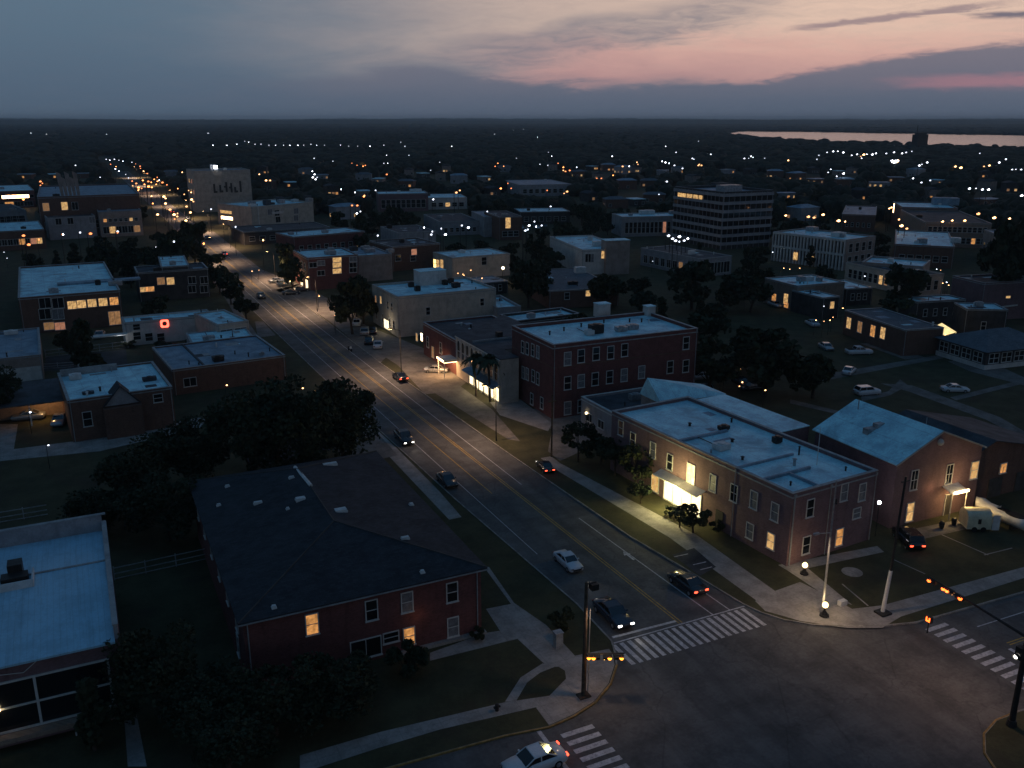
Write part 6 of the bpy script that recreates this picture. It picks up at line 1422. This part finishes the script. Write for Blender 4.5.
for i, q in enumerate(((440,232),(448,231),(500,236),(514,234),(527,231),(537,229),(545,228),(521,229),(533,227),(700,380),(741,386),(727,372),(463,283),(467,277),(100,338),(46,408),(29,420),(60,424),(775,307),(812,326),(706,392),(752,391))):
    g_ = G(*q)
    kk = random.choice(['car_silver','car_white','car_black']); car(g_.x, g_.y, random.choice([20,100,190,280]), kk, '%s car parked %s' % ({'car_silver':'silver','car_white':'white','car_black':'black'}[kk], ('in the back lot of the brown brick store' if 490 < q[0] < 560 else 'behind the low brick house roofs' if q[0] > 690 else 'beside the long low grey building' if q[0] > 430 and q[1] < 240 else 'near the curved-roof hall' if q[0] > 450 else 'by the left blocks')), z=.1, group='parked cars far from the main road', simple=True)
for q, dirn in (((613,614),(.05,-1)),((404,438),(.05,-1)),((568,561),(.05,-1))):
    g_ = G(q[0], q[1], .5); light((g_.x+dirn[0]*2.7, g_.y-2.75, .7), 60, (1,.9,.75), .1, spot=60, target=(g_.x+dirn[0]*8, g_.y-11, 0))
# motorcycle on the road by the verge
g_ = G(350, 351); mr = empty('motorcycle', (g_.x, g_.y, .0), .1, 'small motorcycle with pale fairing riding on the main road', 'motorcycle')
b = MB(); b.tube((-.06,-.7,.33),(.06,-.7,.33),.33,n=14); b.build('wheel', 'rubber', mr); b = MB(); b.tube((-.07,.7,.33),(.07,.7,.33),.33,n=14); b.build('wheel', 'rubber', mr)
b = MB(); b.box(-.15,-.35,.45,.15,.45,.75); b.tube((0,-.7,.35),(0,-.4,1.0),.05,n=6); b.tube((-.35,-.42,1.0),(.35,-.42,1.0),.03,n=6); b.build('frame', 'car_black', mr)
b = MB(); b.add([(-.2,-.75,.6),(.2,-.75,.6),(.22,-.3,.7),(-.22,-.3,.7),(-.12,-.62,1.1),(.12,-.62,1.1),(.14,-.35,1.05),(-.14,-.35,1.05)], [(0,3,2,1),(4,5,6,7),(0,1,5,4),(1,2,6,5),(2,3,7,6),(3,0,4,7)]); b.build('fairing', 'white_metal', mr)
b = MB(); b.box(-.14,.0,.75,.14,.8,.85); b.build('seat', 'rubber', mr)
# white marks on the road (worn arrow)
g_ = G(629, 556); b = MB(); b.sheet([(g_.x-.12,g_.y-1.0),(g_.x+.12,g_.y-1.0),(g_.x+.12,g_.y+.3),(g_.x-.12,g_.y+.3)], .006); b.sheet([(g_.x-.42,g_.y+.3),(g_.x+.42,g_.y+.3),(g_.x,g_.y+1.2)], .006); tag(b.build('road_arrow', 'white_paint'), kind='structure')
# cream rounded trailer and white boat by the gabled house
g_ = G(974,528,.1); tr = empty('utility_trailer', g_, R(-28), 'cream rounded-top trailer with its dark end open beside the gabled house', 'trailer')
def hoop(w_, h_, t_=0): return [(-w_/2+t_,.35)]+[(-w_/2*math.cos(R(a))*(1-2*t_/w_), h_-w_*.42+w_*.42*math.sin(R(a))-t_) for a in range(0,181,20)]+[(w_/2-t_,.35)]
b = loft([(-1.35, hoop(2.2,2.5)),(1.35, hoop(2.2,2.5))]); b.v = [(y, x, z) for x, y, z in b.v]; b.build('shell', 'cream_shell', tr)
b = loft([(1.36, hoop(2.2,2.5,.16)),(1.38, hoop(2.2,2.5,.16))]); b.v = [(y, x, z) for x, y, z in b.v]; b.build('open_end', 'rubber', tr)
b = MB(); b.box(1.40,-1.15,.3,2.2,-1.08,2.1); b.build('end_door', 'white_metal', tr)
b = MB(); b.box(-.2,-1.125,1.0,.15,-1.1,1.6); b.build('hatch', 'metal_dark', tr)
for sx in (-.5,.5): b = MB(); b.tube((sx,-1.14,.32),(sx,-.95,.32),.32,n=14); b.build('wheel', 'rubber', tr)
ba_, bb_ = G(978,508,.8), G(1024,528,.8); bg = (ba_+bb_)/2; bg.z = .1; bt = empty('motor_boat', bg, math.atan2((bb_-ba_).y, (bb_-ba_).x), 'long white boat hull with dark oval cockpit resting behind the cream trailer', 'boat')
def hull(s_): w_ = 1.05*math.sin(math.pi*min(1,.30+s_*.45)); return [(-w_*.45,.55),(w_*.45,.55),(w_*.9,1.0),(w_,1.5),(w_*.6,1.72),(0,1.8),(-w_*.6,1.72),(-w_,1.5),(-w_*.9,1.0)]
b = loft([(-3.4+6.8*k/10, [(x*(.15 if k == 0 else 1), z+(.25 if k < 2 else 0)) for x, z in hull(k/10)]) for k in range(11)]); b.v = [(y, x, z) for x, y, z in b.v]; b.build('hull', 'white_metal', bt, smooth=True)
b = MB(); q = [(1.7+1.25*math.cos(R(a)), .62*math.sin(R(a))) for a in range(0,360,20)]; b.prism(q, 1.7, 1.84); b.build('cockpit', 'rubber', bt)
b = MB(); b.box(-2.4,-.5,0,-2.1,.5,.6); b.box(1.6,-.5,0,1.9,.5,.6); b.build('cradle', 'metal_dark', bt)
b = MB(); b.box(-.3,-.35,1.78,.9,.35,1.86); b.add([(-.5,-.4,1.8),(-.5,.4,1.8),(-.2,.36,2.15),(-.2,-.36,2.15)], [(0,1,2,3)]); b.build('windscreen', 'glass', bt)
# planters by the lit door
for i, (u_, lab) in enumerate(((85.0,'dark planter pot left of the lit door of the gabled house'),(87.0,'dark planter pot right of the lit door of the gabled house'))):
    b = MB(); b.tube((0,0,0),(0,0,.45),.22,.3,10); b.ball((0,0,.62),.33,5); tag(b.build('planter', 'metal_dark', None, (u_, 64.0-.6, .13)), lab, 'planter')
for i, (x, y, p_) in enumerate(((51.4,112,2400),(50.7,152,3600),(50.6,214,6200),(50.4,262,6200),(36.6,302,7000),(50.2,340,7000),(50.0,392,9000),(50.0,450,9000),(49.9,520,11000),(50.2,600,12000),(50.2,690,14000),(50.2,790,16000))):  # poles and downward spots added to brighten the main road
    sg = -1 if x > 45 else 1
    r = empty('added_street_light', (x, y, .1), 0, 'slim added street light, shielded, arching over the main road, number %d from the crossing' % (i+1), 'street light', 'added shielded street lights along the main road')
    b = MB(); b.tube((0,0,0),(0,0,8.2),.09,.06,8); b.build('pole', 'metal_dark', r); b = MB(); b.tube((0,0,8.2),(sg*1.8,0,8.7),.045,.04,6); b.build('arm', 'metal_dark', r)
    b = MB(); b.box(sg*1.8-.35,-.16,8.62,sg*1.8+.35,.16,8.8); h_ = b.build('lamp_head', 'metal_dark', r); b = MB(); b.box(sg*1.8-.28,-.12,8.59,sg*1.8+.28,.12,8.615); b.build('lens', 'lamp_warm', h_)
    light((x+sg*1.8, y, 8.5), p_*1.25, (1,.64,.40), .3, spot=142)
light((57.2, 55.0, 8.4), 900, (1,.68,.44), .3, spot=160); light((60.6, 41.0, 7.6), 700, (1,.64,.42), .3, spot=160); light((33.4, 53.4, 8.4), 420, (1,.68,.46), .3, spot=160)  # spots at the signal poles have no fitting, added to light the crossing
# haze box round camera and scene
b = MB(); b.box(-7000,-400,-3.,13500,13000,75); hb = b.build('haze', 'haze'); tag(hb, kind='stuff'); tag(hb, 'thin blue evening haze over the town', 'haze')
